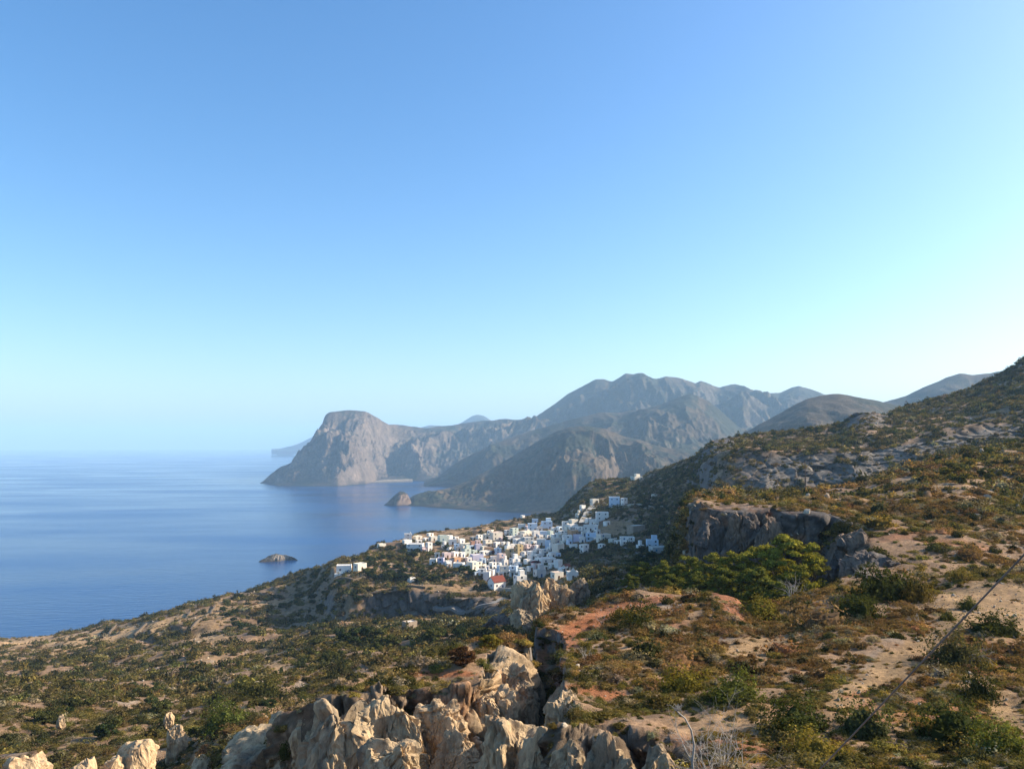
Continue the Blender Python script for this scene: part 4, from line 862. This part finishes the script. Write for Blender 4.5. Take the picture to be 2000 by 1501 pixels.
for k, (px, py, dd_, h, sp, dep, r0, n0, lb) in enumerate(((1398, 1505, 25, 3.0, .5, 3, .017, 16, "large bare grey bush behind the bottom centre crags"), (1118, 1392, 37, .9, 1.0, 3, .018, 9, "tangled dead branches on the right lip of the cleft"),
        (1545, 1165, 73, 3.0, .35, 2, .03, 8, "tuft of bare pale stems before the pine grove"), (1150, 1292, 50, 1.3, 1.0, 3, .016, 8, "dry grey brushwood at the head of the cleft"), (1700, 1118, 82, 3.2, .9, 2, .045, 7, "dead spiky plant with drooping pale branches on the dark mound"),
        (1880, 1288, 44, 1.9, .7, 3, .03, 5, "dead thorn bush at the edge of the sandy clearing"), (1790, 1232, 55, 1.1, 1.0, 2, .02, 6, "dry brush beside the big dark shrub"), (1995, 985, 140, 6, .4, 3, .1, 4, "bare scrubby tree on the right edge of the shelf"), (1180, 1235, 64, 1.6, .8, 2, .02, 7, "low dead brushwood left of the orange mound"))):
    p = at(px, py, dd_); gz = ground_z(p.x, p.y, p.z)
    obj("dead_bush", twigs("dead_bush", h, sp, dep, 900 + k, r0, n0), None, (p.x, p.y, gz - .05), 0, label=lb, cat="dead bush")
# bare curved stem rising at the bottom
s0 = at(1356, 1520, 24.5); pts_ = [at(a, b, 24.5) for a, b in ((1358, 1530), (1352, 1488), (1356, 1455), (1350, 1425), (1338, 1402), (1322, 1388))]
root = bpy.data.objects.new("dry_stalk", None); root.location = pts_[0]; link(root, label="bare curved grey stem with a withered head at the bottom centre", cat="dry stalk")
rel = [tuple(p - pts_[0]) for p in pts_]; tv = tube(rel, [.040, .036, .032, .028, .024, .02], 8); obj("stem", np_mesh("stem", *tv, TWIG), root)
obj("branch", np_mesh("branch", *tube([rel[1], tuple(Vector(rel[1]) + Vector((-.18, .05, .32))), tuple(Vector(rel[1]) + Vector((-.30, .1, .62)))], [.022, .018, .010], 6), TWIG), root)
hd = twigs("withered_head", .34, 1.2, 2, 77, .012, 9); obj("withered_head", hd, root, rel[-1])

# ------------------------------------------------------------------ cable and poles
METAL = plain("cable_steel", (.17, .13, .10), .6); POLE = plain("pole_wood", (.11, .085, .07))
ca, cb = at(2060, 1020, 11.0), at(1560, 1545, 15.0)
cv = tube([tuple(ca + (cb - ca) * t - ca) for t in np.linspace(0, 1, 14)], [.014] * 14, 8)
obj("cable", np_mesh("cable", *cv, METAL), None, ca, 0, label="taut rusty steel cable slanting across the lower right foreground", cat="cable")
def utility_pole(px, base, top, dd_, lb, arm=True):
    b = at(px, base, dd_); t_ = at(px, top, dd_); h = t_.z - b.z; r_ = bpy.data.objects.new("utility_pole", None); r_.location = b; link(r_, label=lb, cat="utility pole", group="poles round the village")
    obj("post", np_mesh("post", *tube([(0, 0, -1), (0, 0, h * .5), (0, 0, h)], [.17, .14, .11], 8), POLE), r_)
    if arm: obj("crossarm", np_mesh("crossarm", *boxv(-.9, -.06, h - .7, .9, .06, h - .55), POLE), r_)
utility_pole(1574, 966, 898, 213, "tall brown pole standing before the shaded rock band")
utility_pole(963, 1070, 1051, 560, "utility pole in the middle of the village", False)
utility_pole(1260, 1052, 1034, 600, "pale pole between the stone ruin and the right-hand houses", False)
utility_pole(1105, 1085, 1062, 560, "thin pole above the olive tree in the village")

# ------------------------------------------------------------------ roads, steps and walls draped on the land
CONC = plain("pale_concrete", (.42, .38, .31), sc=.8); ASPH = plain("grey_track", (.20, .19, .175), sc=.6); STONEW = plain("shaded_dry_stone", (.15, .115, .08), sc=1.5, var=.3)  # wall stone coloured dark for the shade on terrace risers
def drape(name, pix, width, mat, lift=.12, height=None, **kw):
    P3 = [hit(a, b) for a, b in pix]; P3 = [p for p in P3 if p is not None and p.y < 1100]
    if len(P3) < 2: return
    Q = []
    for a, b in zip(P3[:-1], P3[1:]):
        n = max(2, int((b - a).length / 2))
        for i in range(n): Q.append(a + (b - a) * (i / n))
    Q.append(P3[-1]); V = []
    zz = gblur(np.array([ground_z(q.x, q.y, q.z) for q in Q]), 2, 0)
    for i, q in enumerate(Q):
        t_ = (Q[min(i + 1, len(Q) - 1)] - Q[max(i - 1, 0)]); s = Vector((t_.y, -t_.x, 0)).normalized() * width / 2
        z1 = zz[i] + lift if height is None else zz[i] + height; z0 = zz[i] - 1.2
        for (x_, y_, z_) in ((q.x - s.x, q.y - s.y, z0), (q.x - s.x, q.y - s.y, z1), (q.x + s.x, q.y + s.y, z1), (q.x + s.x, q.y + s.y, z0)): V.append((x_, y_, z_))
    F_ = []
    for i in range(len(Q) - 1):
        for k in range(3): F_.append((i*4+k, i*4+k+1, (i+1)*4+k+1, (i+1)*4+k))
    return link(bpy.data.objects.new(name, np_mesh(name, np.array(V), np.array(F_), mat, False)), **kw)
drape("path", [(1166, 984), (1158, 992), (1150, 1002), (1145, 1012), (1141, 1022)], 9, CONC, .5, kind="structure")
drape("road", [(1195, 992), (1230, 989), (1270, 992), (1296, 994)], 5, CONC, .3, kind="structure")
drape("road", [(1222, 1068), (1240, 1078), (1258, 1088), (1240, 1098), (1215, 1102)], 5, ASPH, .3, kind="structure")
drape("road", [(850, 1200), (880, 1192), (920, 1184), (960, 1176), (990, 1168)], 6, ASPH, .3, kind="structure")
WL = "dry stone walls"
for pix, w_, h_, lb, mt in (([(1198, 989), (1232, 987), (1265, 989), (1295, 992)], .6, 1.6, "long low wall along the road above the village", CONC), ([(860, 1165), (900, 1160), (930, 1157)], .6, 1.3, "curved field wall left of the church", STONEW),
        ([(765, 1150), (800, 1146), (830, 1150)], .6, 1.2, "low field wall above the dark valley cliff", STONEW), ([(640, 1152), (690, 1136), (715, 1128)], .6, 1.4, "field wall under the lone coastal house", STONEW),
        ([(1130, 1100), (1170, 1094), (1205, 1104)], .6, 1.4, "dark wall beside the bank right of the village", STONEW), ([(975, 1152), (1000, 1155), (1012, 1152)], .6, 1.6, "tan terrace wall right of the church", CONC),
        ([(330, 1232), (352, 1214), (372, 1196)], .8, 1.6, "leftmost dark terrace wall across the tan fields", STONEW), ([(372, 1236), (402, 1206), (420, 1184)], .8, 1.6, "terrace wall through the middle of the tan fields", STONEW), ([(200, 1246), (218, 1232), (228, 1222)], .8, 1.5, "short terrace wall on the headland field", STONEW), ([(262, 1244), (276, 1230), (286, 1220)], .8, 1.5, "short terrace wall right of the headland field", STONEW)):
    drape("stone_wall", pix, w_, mt, 0, h_, label=lb, cat="wall", group=WL)

# ------------------------------------------------------------------ village
def paint(name, c, var=.10): return plain(name, c, .85, var, .5)
WM = {"white": paint("white_wash", (.84, .79, .71)), "cream": paint("cream_wash", (.72, .66, .54)), "ochre": paint("ochre_wash", (.50, .38, .20)), "pink": paint("pink_wash", (.66, .52, .48)),
      "blue": paint("blue_shaded_wash", (.58, .70, .80)), "grey": paint("grey_render", (.50, .50, .47)), "stone": plain("rubble_stone", (.34, .27, .20), sc=1.2, var=.3), "orange": paint("orange_wash", (.58, .34, .19)), "brown": paint("brown_brick", (.34, .19, .13)), "lavender": paint("lavender_shaded_wash", (.58, .54, .64)), "green": paint("pale_green_wash", (.52, .58, .50))}  # blue and lavender tones paint the bluish shade onto the walls
ROOFM = plain("roof_screed", (.62, .58, .50), sc=.7, var=.2); ROOFR = plain("red_tiles", (.19, .055, .036), sc=3, var=.25); ROOFP = plain("pink_screed", (.60, .42, .34), sc=.7)
WINM = plain("window_dark", (.035, .04, .05), .3); DOORB = plain("door_blue", (.05, .10, .22), .5); DOORW = plain("door_brown", (.12, .065, .035), .6); SHUT = plain("shutter_blue", (.09, .20, .32), .5); REDM = plain("red_panel", (.34, .06, .04))
_mc = {}
def unit_box(name, w, d, h, mat):
    k = (name, round(w, 1), round(h, 1), mat.name)
    if k not in _mc: _mc[k] = np_mesh(name, *boxv(-w / 2, -d, 0, w / 2, .05, h), mat, False)
    return _mc[k]
def body(w, d, h, mat, below=4.0, rim=.35):
    """walls with a parapet rim and a sunken roof deck opening"""
    V, F_ = [], []
    def q(*a): V.extend(a); n = len(V); F_.append((n-4, n-3, n-2, n-1))
    x, y = w / 2, d / 2; i = .28
    c = [(-x, -y), (x, -y), (x, y), (-x, y)]; ci = [(-x+i, -y+i), (x-i, -y+i), (x-i, y-i), (-x+i, y-i)]
    for k in range(4):
        a, b = c[k], c[(k+1) % 4]; ai, bi = ci[k], ci[(k+1) % 4]
        q((*a, -below), (*b, -below), (*b, h), (*a, h)); q((*a, h), (*b, h), (*bi, h), (*ai, h)); q((*ai, h), (*bi, h), (*bi, h - rim), (*ai, h - rim))
    return np_mesh("wall", np.array(V), np.array(F_), mat, False)
def deck(w, d, h, mat, rim=.35): return np_mesh("roof", *boxv(-w/2+.28, -d/2+.28, h-rim-.2, w/2-.28, d/2-.28, h-rim+.02), mat, False)
def place_on(root, face, w, d, u, z, name, me):
    """put an opening on a wall face: 'f' front, 'l' left, 'r' right"""
    o = obj(name, me, root)
    if face == 'f': o.location = (u, -d / 2, z)
    elif face == 'l': o.location = (-w / 2, u, z); o.rotation_euler.z = -math.pi / 2
    else: o.location = (w / 2, u, z); o.rotation_euler.z = math.pi / 2
    return o
def house(px, top, base, wpx, col="white", yaw=None, st=None, roof="flat", ext="", label=None, dr=.75, D_=None):
    h_ = hit(px, base)
    if h_ is None or h_.y > 1150: h_ = hit(px, base + 3) or at(px, base, D_ or 700)
    Dh = h_.y
    if Dh < 330 and base < 1150: Dh = 480.0
    yaw = R(yaw + (16 if yaw > 7 else 3)); wpx = wpx * .97
    Ww = wpx * Dh / FPX; ca_, sa_ = abs(math.cos(yaw)), abs(math.sin(yaw)); w = max(3.5, Ww / (ca_ + dr * sa_)); d = max(3.5, w * dr)
    zt = at(px, top, Dh).z; zb = at(px, base, Dh).z; h = max(2.6, zt - zb); st = st or (1 if h < 4.6 else 2 if h < 7.6 else 3)
    p = at(px, base, Dh + d * .5); m = WM[col]
    root = bpy.data.objects.new({"stone": "stone_house", "church": "church"}.get(ext, "house") if ext in ("church",) or col == "stone" else "house", None)
    if ext == "church": root.name = "church"
    elif col == "stone": root.name = "stone_house"
    root.location = (p.x, p.y, zb); root.rotation_euler.z = yaw; link(root, cat="church" if ext == "church" else "house", label=label)
    if roof == "gable":
        eave = h * .62; V = [(-w/2,-d/2,-4),(w/2,-d/2,-4),(w/2,d/2,-4),(-w/2,d/2,-4),(-w/2,-d/2,eave),(w/2,-d/2,eave),(w/2,d/2,eave),(-w/2,d/2,eave),(-w/2,0,h-.15),(w/2,0,h-.15)]
        me = bpy.data.meshes.new("wall"); me.from_pydata(V, [], [(0,1,5,4),(2,3,7,6),(1,2,6,9,5),(3,0,4,8,7)]); me.materials.append(m); obj("wall", me, root)
        o_ = .35; r_ = []; 
        for s in (-1, 1):
            A = np.array([(-w/2-o_, s*(d/2+o_), eave-.25), (w/2+o_, s*(d/2+o_), eave-.25), (w/2+o_, 0, h), (-w/2-o_, 0, h)]); B = A + np.array([0, 0, .22]); V2 = np.concatenate([A, B])
            r_.append((V2, np.array([(0,1,2,3),(4,5,6,7),(0,1,5,4),(1,2,6,5),(2,3,7,6),(3,0,4,7)])))
        obj("roof", np_mesh("roof", *merge(r_), ROOFR, False), root)
    else:
        obj("wall", body(w, d, h, m), root); obj("roof", deck(w, d, h, ROOFP if roof == "pink" else ROOFM), root)
    sh = h * (.62 if roof == "gable" else 1) / st; n = max(1, int(w / 3.4))
    if roof != "blank":
        for s in range(st):
            for k in range(n):
                u = (k + .5) / n * w - w / 2; z = s * sh + sh * .38
                if s == 0 and k == n // 2: place_on(root, 'f', w, d, u, 0.05, "door", unit_box("door", 1.1, .06, 2.1, DOORB if rng.random() < .4 else DOORW))
                elif rng.random() < .85: place_on(root, 'f', w, d, u, z, "window", unit_box("window", 1.0, .05, 1.15, SHUT if rng.random() < .25 else WINM))
            for fc in ('l', 'r'):
                if rng.random() < .6: place_on(root, fc, w, d, rnd(-.2, .2) * d, s * sh + sh * .38, "window", unit_box("window", 1.0, .05, 1.15, WINM))
    if ext == "upper":       # a smaller storey set back on the roof
        obj("upper_room", np_mesh("upper_room", *boxv(-w*.05, -d*.1, h-.3, w*.42, d*.42, h+2.5), m, False), root)
    if ext == "chimney": obj("chimney", np_mesh("chimney", *boxv(w*.25, -.4, h-.3, w*.25+.8, .4, h+1.6), m, False), root)
    if ext == "balcony":
        bal = obj("balcony", np_mesh("balcony", *merge([boxv(-w*.45, -d/2-1.3, sh-.15, w*.45, -d/2+.01, sh), boxv(-w*.45, -d/2-1.3, sh, w*.45, -d/2-1.2, sh+.9)]), m, False), root)
    if ext == "porch": obj("porch", np_mesh("porch", *merge([boxv(-w*.4, -d/2-2.2, 2.3, w*.1, -d/2+.01, 2.5), boxv(-w*.4, -d/2-2.2, -1, -w*.4+.3, -d/2-1.9, 2.3), boxv(w*.1-.3, -d/2-2.2, -1, w*.1, -d/2-1.9, 2.3)]), m, False), root)
    if ext == "garage": place_on(root, 'f', w, d, w * .18, 0.06, "doorway", unit_box("doorway", w * .36, .09, h * .72, WINM))
    if ext == "terrace": obj("terrace", np_mesh("terrace", *boxv(-w*.6, -d/2-3.5, -3, w*.6, -d/2+.01, .5), m, False), root)
    if ext == "gablet": obj("pediment", np_mesh("pediment", np.array([(-w*.3,-d/2-.06,h),(w*.3,-d/2-.06,h),(0,-d/2-.06,h+2),(-w*.3,-d/2+.4,h),(w*.3,-d/2+.4,h),(0,-d/2+.4,h+2)]), np.array([(0,1,2,2),(3,5,4,4),(0,2,5,3),(1,4,5,2)]), m, False), root)
    return root, base, px, col, st, ext
HS = [  # px, top, base, width, wall, yaw, storeys, roof, extra, own label
 (797,1042,1055,16,"white",4,2,"flat","chimney","white two-storey house with a chimney at the village's left tip"),
 (795,1054,1064,20,"white",14,1,"flat","terrace",None),(811,1062,1077,33,"white",-6,2,"flat","",
  "long blue-shaded two-storey house at the village's left end"),(838,1059,1076,13,"white",20,2,"flat","",None),(828,1068,1078,15,"pink",15,1,"flat","porch",None),
 (813,1080,1088,15,"ochre",10,1,"blank","","small tan shed alone in the orchard"),(816,1046,1053,18,"cream",20,1,"flat","",None),(840,1041,1047,14,"white",25,1,"flat","",None),(846,1047,1056,18,"cream",15,1,"flat","",None),
 (864,1045,1063,18,"green",8,3,"flat","","tall grey-green house on the village's left back edge"),(878,1045,1058,11,"white",38,2,"blank","","bright white tower house beside the tall grey-green one"),
 (884,1053,1063,17,"white",5,1,"flat","",None),(892,1062,1075,12,"blue",4,2,"flat","",None),(901,1052,1061,15,"white",25,1,"flat","",None),(908,1061,1072,19,"cream",22,1,"flat","balcony",None),
 (872,1079,1090,19,"pink",15,1,"flat","",None),(888,1077,1087,15,"white",30,1,"flat","",None),(911,1071,1086,19,"green",20,2,"flat","upper",None),
 (846,1091,1103,14,"white",-8,1,"flat","",None),(861,1089,1105,14,"lavender",-10,2,"flat","","lavender-shaded house at the village's lower left"),(875,1095,1107,15,"white",10,1,"flat","porch",None),
 (891,1088,1099,19,"orange",20,1,"flat","",None),(896,1099,1111,23,"white",-14,1,"blank","","house with a long blank blue-shaded end wall at the lower left"),
 (936,1044,1056,13,"white",22,2,"flat","",None),(949,1042,1053,12,"cream",28,1,"flat","",None),(969,1039,1055,26,"cream",12,2,"pink","","large two-storey house with a row of windows under a pink roof"),
 (990,1035,1046,10,"white",15,2,"flat","",None),(1004,1031,1047,18,"green",20,3,"flat","",None),(1027,1037,1047,25,"cream",25,1,"flat","gablet",None),(997,1047,1056,20,"white",10,1,"flat","",None),
 (922,1056,1070,11,"brown",20,2,"flat","","narrow brown brick house in the left half of the village"),(933,1055,1063,11,"pink",10,1,"flat","",None),(934,1062,1075,15,"lavender",8,2,"blank","",None),
 (952,1054,1067,19,"cream",18,2,"pink","balcony",None),(953,1068,1078,15,"orange",5,1,"flat","","house with red-brown shaded front in the village middle"),(926,1074,1084,12,"green",18,1,"flat","",None),
 (948,1076,1084,26,"white",22,1,"flat","",None),(931,1083,1096,28,"lavender",10,2,"blank","","long lavender-shaded wall house left of the village middle"),(992,1065,1077,13,"white",16,1,"flat","upper",None),
 (994,1072,1090,15,"ochre",22,2,"flat","",None),(1014,1063,1085,16,"ochre",16,3,"flat","","three-storey ochre house with square windows, village centre"),(1031,1063,1077,15,"pink",20,2,"flat","balcony",None),
 (1025,1077,1088,10,"white",25,2,"flat","",None),(1038,1076,1089,18,"white",12,1,"flat","",None),(972,1071,1082,15,"blue",6,2,"flat","gablet",None),(979,1081,1103,18,"pink",12,3,"flat","","tall pinkish-white house left of the village centre"),
 (965,1086,1098,15,"white",4,1,"flat","",None),(1005,1090,1104,22,"white",18,2,"flat","upper",None),(927,1097,1113,30,"cream",24,2,"flat","terrace","broad cream house with a big flat terrace roof, lower village"),
 (1012,1052,1062,22,"white",15,1,"flat","",None),(1031,1049,1063,25,"grey",8,2,"flat","","wide grey two-storey house near the village middle"),(970,1058,1068,14,"white",26,1,"flat","",None),
 (962,1098,1113,11,"white",26,2,"flat","",None),(973,1098,1112,13,"grey",6,2,"flat","",None),(942,1111,1126,18,"white",-6,2,"flat","balcony",None),(951,1116,1134,14,"white",-12,2,"blank","","white house with a blue-shaded blank gable above the church"),
 (962,1112,1127,9,"white",36,2,"blank","",None),(971,1113,1125,11,"blue",0,1,"flat","upper",None),(985,1105,1124,18,"cream",6,2,"flat","",None),(1003,1105,1121,19,"blue",-20,2,"flat","",None),
 (1020,1109,1124,19,"cream",24,2,"flat","",None),(1016,1124,1142,27,"white",10,2,"flat","upper","white house with pale roofs between the church and the big crag"),
 (970,1126,1151,36,"white",22,1,"gable","church","white church with a red tiled gable roof at the village's near end"),
 (1045,1013,1022,12,"blue",2,1,"flat","",None),(1068,1018,1033,22,"blue",4,2,"flat","upper","blue-shaded two-storey house on the village's back right edge"),(1040,1022,1036,19,"blue",2,2,"flat","",None),(1019,1023,1033,15,"white",4,1,"flat","",None),
 (1104,1018,1033,13,"white",6,2,"flat","",None),(1120,1014,1026,19,"cream",14,1,"flat","",None),(1118,1024,1035,22,"white",10,1,"flat","porch",None),(1082,1030,1039,13,"white",20,1,"flat","",None),
 (1046,1036,1047,16,"white",10,1,"flat","",None),(1063,1037,1049,17,"blue",4,1,"flat","",None),(1075,1036,1049,10,"green",20,2,"blank","",None),(1097,1036,1049,13,"white",8,2,"flat","",None),
 (1119,1035,1045,22,"orange",18,1,"flat","","orange-tinted wide house in the village's upper right"),(1108,1045,1060,20,"white",6,2,"flat","balcony",None),(1128,1044,1057,18,"lavender",-8,2,"blank","",None),
 (1057,1052,1065,19,"white",4,2,"flat","",None),(1070,1055,1071,11,"blue",-16,2,"blank","",None),(1086,1050,1061,22,"cream",22,1,"flat","",None),(1090,1062,1077,25,"cream",30,1,"blank","","house with bright cream blank wall right of the centre"),
 (1062,1072,1085,19,"white",8,2,"flat","",None),(1120,1063,1073,16,"white",6,1,"flat","",None),(1141,1063,1081,20,"white",24,2,"flat","","white corner house above the dark trees at the village's right"),
 (1067,1090,1101,38,"white",12,1,"flat","","long white row house with a flowering vine"),(1090,1093,1109,17,"white",32,1,"blank","","bright white block at the right end of the long row house"),
 (1106,1102,1113,8,"cream",20,1,"gable","","tiny gabled chapel right of the bright white block"),(1054,1112,1128,26,"grey",12,1,"flat","upper",None),(1088,1117,1132,26,"cream",12,1,"pink","",None),
 (1118,1116,1132,23,"white",6,1,"flat","gablet","white house with an arch on its roof behind the right-hand crag"),
 (1161,974,986,18,"cream",10,1,"flat","garage","cream block with a big dark doorway at the head of the steps"),(1200,970,989,22,"blue",-8,2,"flat","terrace","bright blue-white two-storey house beside the upper road"),(1219,972,988,14,"white",26,2,"flat","",None),
 (1138,986,997,12,"white",14,1,"flat","porch",None),(1176,1000,1016,25,"white",-4,2,"flat","","white house with four dark windows right of the steps"),(1157,1014,1025,13,"white",-6,1,"flat","",None),
 (1154,1026,1037,31,"white",-10,1,"flat","gablet","white house with a long sloping parapet at the foot of the steps"),(1154,1041,1056,20,"blue",-4,2,"flat","balcony",None),(1179,1043,1057,29,"cream",8,2,"pink","","cream house with a pink roof at the village's right"),
 (1225,1049,1064,28,"white",-4,2,"flat","porch","white house with a porch at the far right of the village"),(1242,1026,1041,36,"stone",12,1,"blank","","half-ruined tan stone house on the slope right of the village"),
 (1274,1054,1070,24,"blue",-6,2,"flat","upper","pale blue-white two-storey house nearest the pines"),(1286,1068,1081,36,"grey",6,1,"flat","","long low grey-white house in front of the one nearest the pines"),
 (1278,965,973,10,"cream",15,1,"blank","","tiny tan hut on the slope above the road"),(1243,930,938,24,"cream",12,1,"flat","upper","pale low house on the hilltop skyline"),(1021,1006,1013,7,"white",20,1,"blank","","tiny white chapel on the skyline above the sea"),
 (672,1104,1120,32,"white",6,1,"flat","terrace","lone white house with a terrace on the coastal shoulder"),(703,1100,1114,26,"cream",30,1,"flat","","cream annex right of the lone coastal house"),
 (803,1132,1137,13,"white",25,1,"blank","","small white shed below the orchard"),(745,1062,1068,18,"cream",20,1,"blank","","low tan hut on the coast left of the village"),(800,1217,1226,30,"stone",25,1,"blank","","low stone hut on the valley floor"),
 (1003,1062,1072,12,"white",12,1,"flat","",None),(985,1058,1066,13,"white",20,1,"flat","",None),(1047,1064,1076,14,"pink",10,2,"flat","",None),(1078,1078,1090,14,"white",16,1,"flat","",None),(1030,1092,1103,14,"white",20,1,"flat","",None),
 (1052,1082,1092,16,"white",14,1,"flat","",None),(915,1088,1098,12,"white",16,1,"flat","",None),(902,1078,1088,12,"white",24,1,"flat","",None),(1090,1040,1050,12,"white",14,1,"flat","",None),(1137,1048,1060,10,"white",4,1,"flat","",None),
 (868,1064,1071,11,"white",20,1,"flat","upper",None),(890,1048,1054,11,"white",26,1,"flat","",None),(925,1048,1055,11,"cream",14,1,"flat","",None),(957,1036,1043,11,"white",30,1,"flat","balcony",None),(1012,1038,1045,11,"white",10,1,"flat","",None),(1060,1024,1031,10,"white",20,1,"flat","upper",None),(1092,1028,1035,10,"blue",26,1,"flat","",None),(1070,1044,1051,11,"white",14,1,"flat","",None),(1092,1044,1050,9,"cream",30,1,"flat","balcony",None),(1138,1028,1036,11,"white",10,1,"flat","",None),(1150,1044,1051,10,"white",20,1,"flat","upper",None),(1166,1050,1057,11,"white",26,1,"flat","",None),(1164,1020,1028,11,"cream",14,1,"flat","",None),(1148,1012,1020,10,"white",30,1,"flat","balcony",None),(1106,1040,1047,10,"white",10,1,"flat","",None),(1048,1072,1080,11,"white",20,1,"flat","upper",None),(1088,1080,1089,12,"blue",26,1,"flat","",None),(1075,1082,1090,10,"white",14,1,"flat","",None),(940,1104,1112,11,"cream",30,1,"flat","balcony",None),(950,1104,1113,11,"white",10,1,"flat","",None),(1012,1100,1109,11,"white",20,1,"flat","upper",None),(1046,1094,1102,11,"white",26,1,"flat","",None),(1064,1106,1114,12,"cream",14,1,"flat","",None),(1098,1110,1118,11,"white",30,1,"flat","balcony",None),(1078,1100,1109,10,"white",10,1,"flat","",None),(976,1108,1116,10,"white",20,1,"flat","upper",None),(905,1104,1112,11,"blue",26,1,"flat","",None),(868,1097,1105,10,"white",14,1,"flat","",None),(1195,1052,1060,13,"cream",30,1,"flat","balcony",None),(1206,1056,1063,10,"white",10,1,"flat","",None),(1250,1064,1072,12,"white",20,1,"flat","upper",None),(1175,1062,1070,14,"white",26,1,"flat","",None),
 (818,1054,1061,13,"white",12,1,"flat","",None),(832,1050,1057,12,"white",20,1,"flat","",None),(856,1055,1063,12,"cream",16,1,"flat","upper",None),(879,1068,1076,13,"white",26,1,"flat","",None),(897,1068,1076,12,"white",4,1,"flat","balcony",None),(919,1064,1072,11,"blue",12,1,"flat","",None),(944,1066,1076,11,"cream",20,1,"flat","",None),(960,1046,1054,13,"white",16,1,"flat","upper",None),(980,1049,1057,12,"pink",26,1,"flat","",None),(1011,1046,1054,12,"white",4,1,"flat","balcony",None),(1019,1058,1067,12,"white",12,1,"flat","",None),(1043,1056,1065,12,"white",20,1,"flat","",None),(1000,1078,1088,12,"cream",16,1,"flat","upper",None),(1012,1086,1095,11,"white",26,1,"flat","",None),(957,1092,1101,12,"white",4,1,"flat","balcony",None),(943,1090,1099,12,"blue",12,1,"flat","",None),(917,1098,1107,12,"cream",20,1,"flat","",None),(986,1093,1104,12,"white",16,1,"flat","upper",None),(1031,1027,1035,13,"pink",26,1,"flat","",None),(1054,1029,1037,12,"white",4,1,"flat","balcony",None),(1055,1044,1053,11,"white",12,1,"flat","",None),(1082,1043,1051,12,"white",20,1,"flat","",None),(1108,1028,1037,11,"cream",16,1,"flat","upper",None),(1130,1028,1037,12,"white",26,1,"flat","",None),(1141,1038,1047,12,"white",4,1,"flat","balcony",None),(1112,1054,1063,11,"blue",12,1,"flat","",None),(1100,1056,1065,11,"cream",20,1,"flat","",None),(1075,1068,1078,11,"white",16,1,"flat","upper",None),(1045,1100,1110,12,"pink",26,1,"flat","",None),(1000,1114,1125,12,"white",4,1,"flat","balcony",None),(1036,1106,1115,12,"white",12,1,"flat","",None),(1166,1034,1043,12,"white",20,1,"flat","",None),(1130,1002,1010,12,"cream",16,1,"flat","upper",None),(1185,1018,1026,14,"white",26,1,"flat","",None),(978,1118,1127,10,"white",4,1,"flat","balcony",None),(930,1116,1125,10,"blue",12,1,"flat","",None),(1023,1042,1050,11,"cream",20,1,"flat","",None),(1040,1084,1092,12,"white",16,1,"flat","upper",None),(885,1091,1099,12,"pink",26,1,"flat","",None),(854,1080,1088,12,"white",4,1,"flat","balcony",None),]
ORD = ["leftmost", "2nd", "3rd", "4th", "5th", "6th", "7th", "8th", "9th", "10th", "11th", "12th", "13th", "14th", "15th", "16th", "17th", "18th", "19th", "20th", "21st", "22nd", "23rd", "24th", "25th", "26th", "27th", "28th"] + [f"{n}{ {1: chr(115)+chr(116), 2: chr(110)+chr(100), 3: chr(114)+chr(100)}.get(n % 10, chr(116)+chr(104)) }" for n in range(29, 60)]
built = [(house(*a[:5], yaw=a[5], st=a[6], roof=a[7], ext=a[8], label=a[9]), a) for a in HS]
TIER = [1000, 1034, 1048, 1057, 1064, 1073, 1083, 1092, 1107, 1120, 1160]
TN = ["highest", "second highest", "third highest", "fourth highest", "upper middle", "middle", "lower middle", "fourth lowest", "third lowest", "second lowest", "lowest"]
for k in range(len(TIER)):
    row = sorted([b for b in built if (TIER[k - 1] if k else 0) < b[0][1] <= TIER[k] and 780 < b[0][2] < 1262], key=lambda b: b[0][2])
    for n, (b, a) in enumerate(row):
        if b[0].get("label"): continue
        sn = ["", "one-storey", "two-storey", "three-storey"][b[4]]
        pos = ORD[n] if n == 0 else ORD[n] + " from left"
        b[0]["label"] = f"{b[3]} {sn} flat-roofed house, {pos} in the {TN[k]} tier of the village"
for b, a in built: b[0]["group"] = "houses of the village"

# ------------------------------------------------------------------ air
def haze():
    m = bpy.data.materials.new("haze_air"); m.use_nodes = True; t = m.node_tree; t.nodes.clear()
    o = t.nodes.new("ShaderNodeOutputMaterial"); v = t.nodes.new("ShaderNodeVolumePrincipled")
    v.inputs["Density"].default_value = HAZE; v.inputs["Color"].default_value = (.47, .74, 1.0, 1); v.inputs["Anisotropy"].default_value = 0
    t.links.new(v.outputs[0], o.inputs["Volume"])
    bm = bmesh.new(); bmesh.ops.create_cube(bm, size=1); me = bpy.data.meshes.new("haze"); bm.to_mesh(me); bm.free()
    me.materials.append(m); ob = link(bpy.data.objects.new("haze", me), kind="stuff")
    z0, z1 = -240.0, 900.0
    ob.scale = (72000, 72000, z1 - z0); ob.location = (0, 0, (z0 + z1) / 2)
HAZE = 7.4e-5
haze()
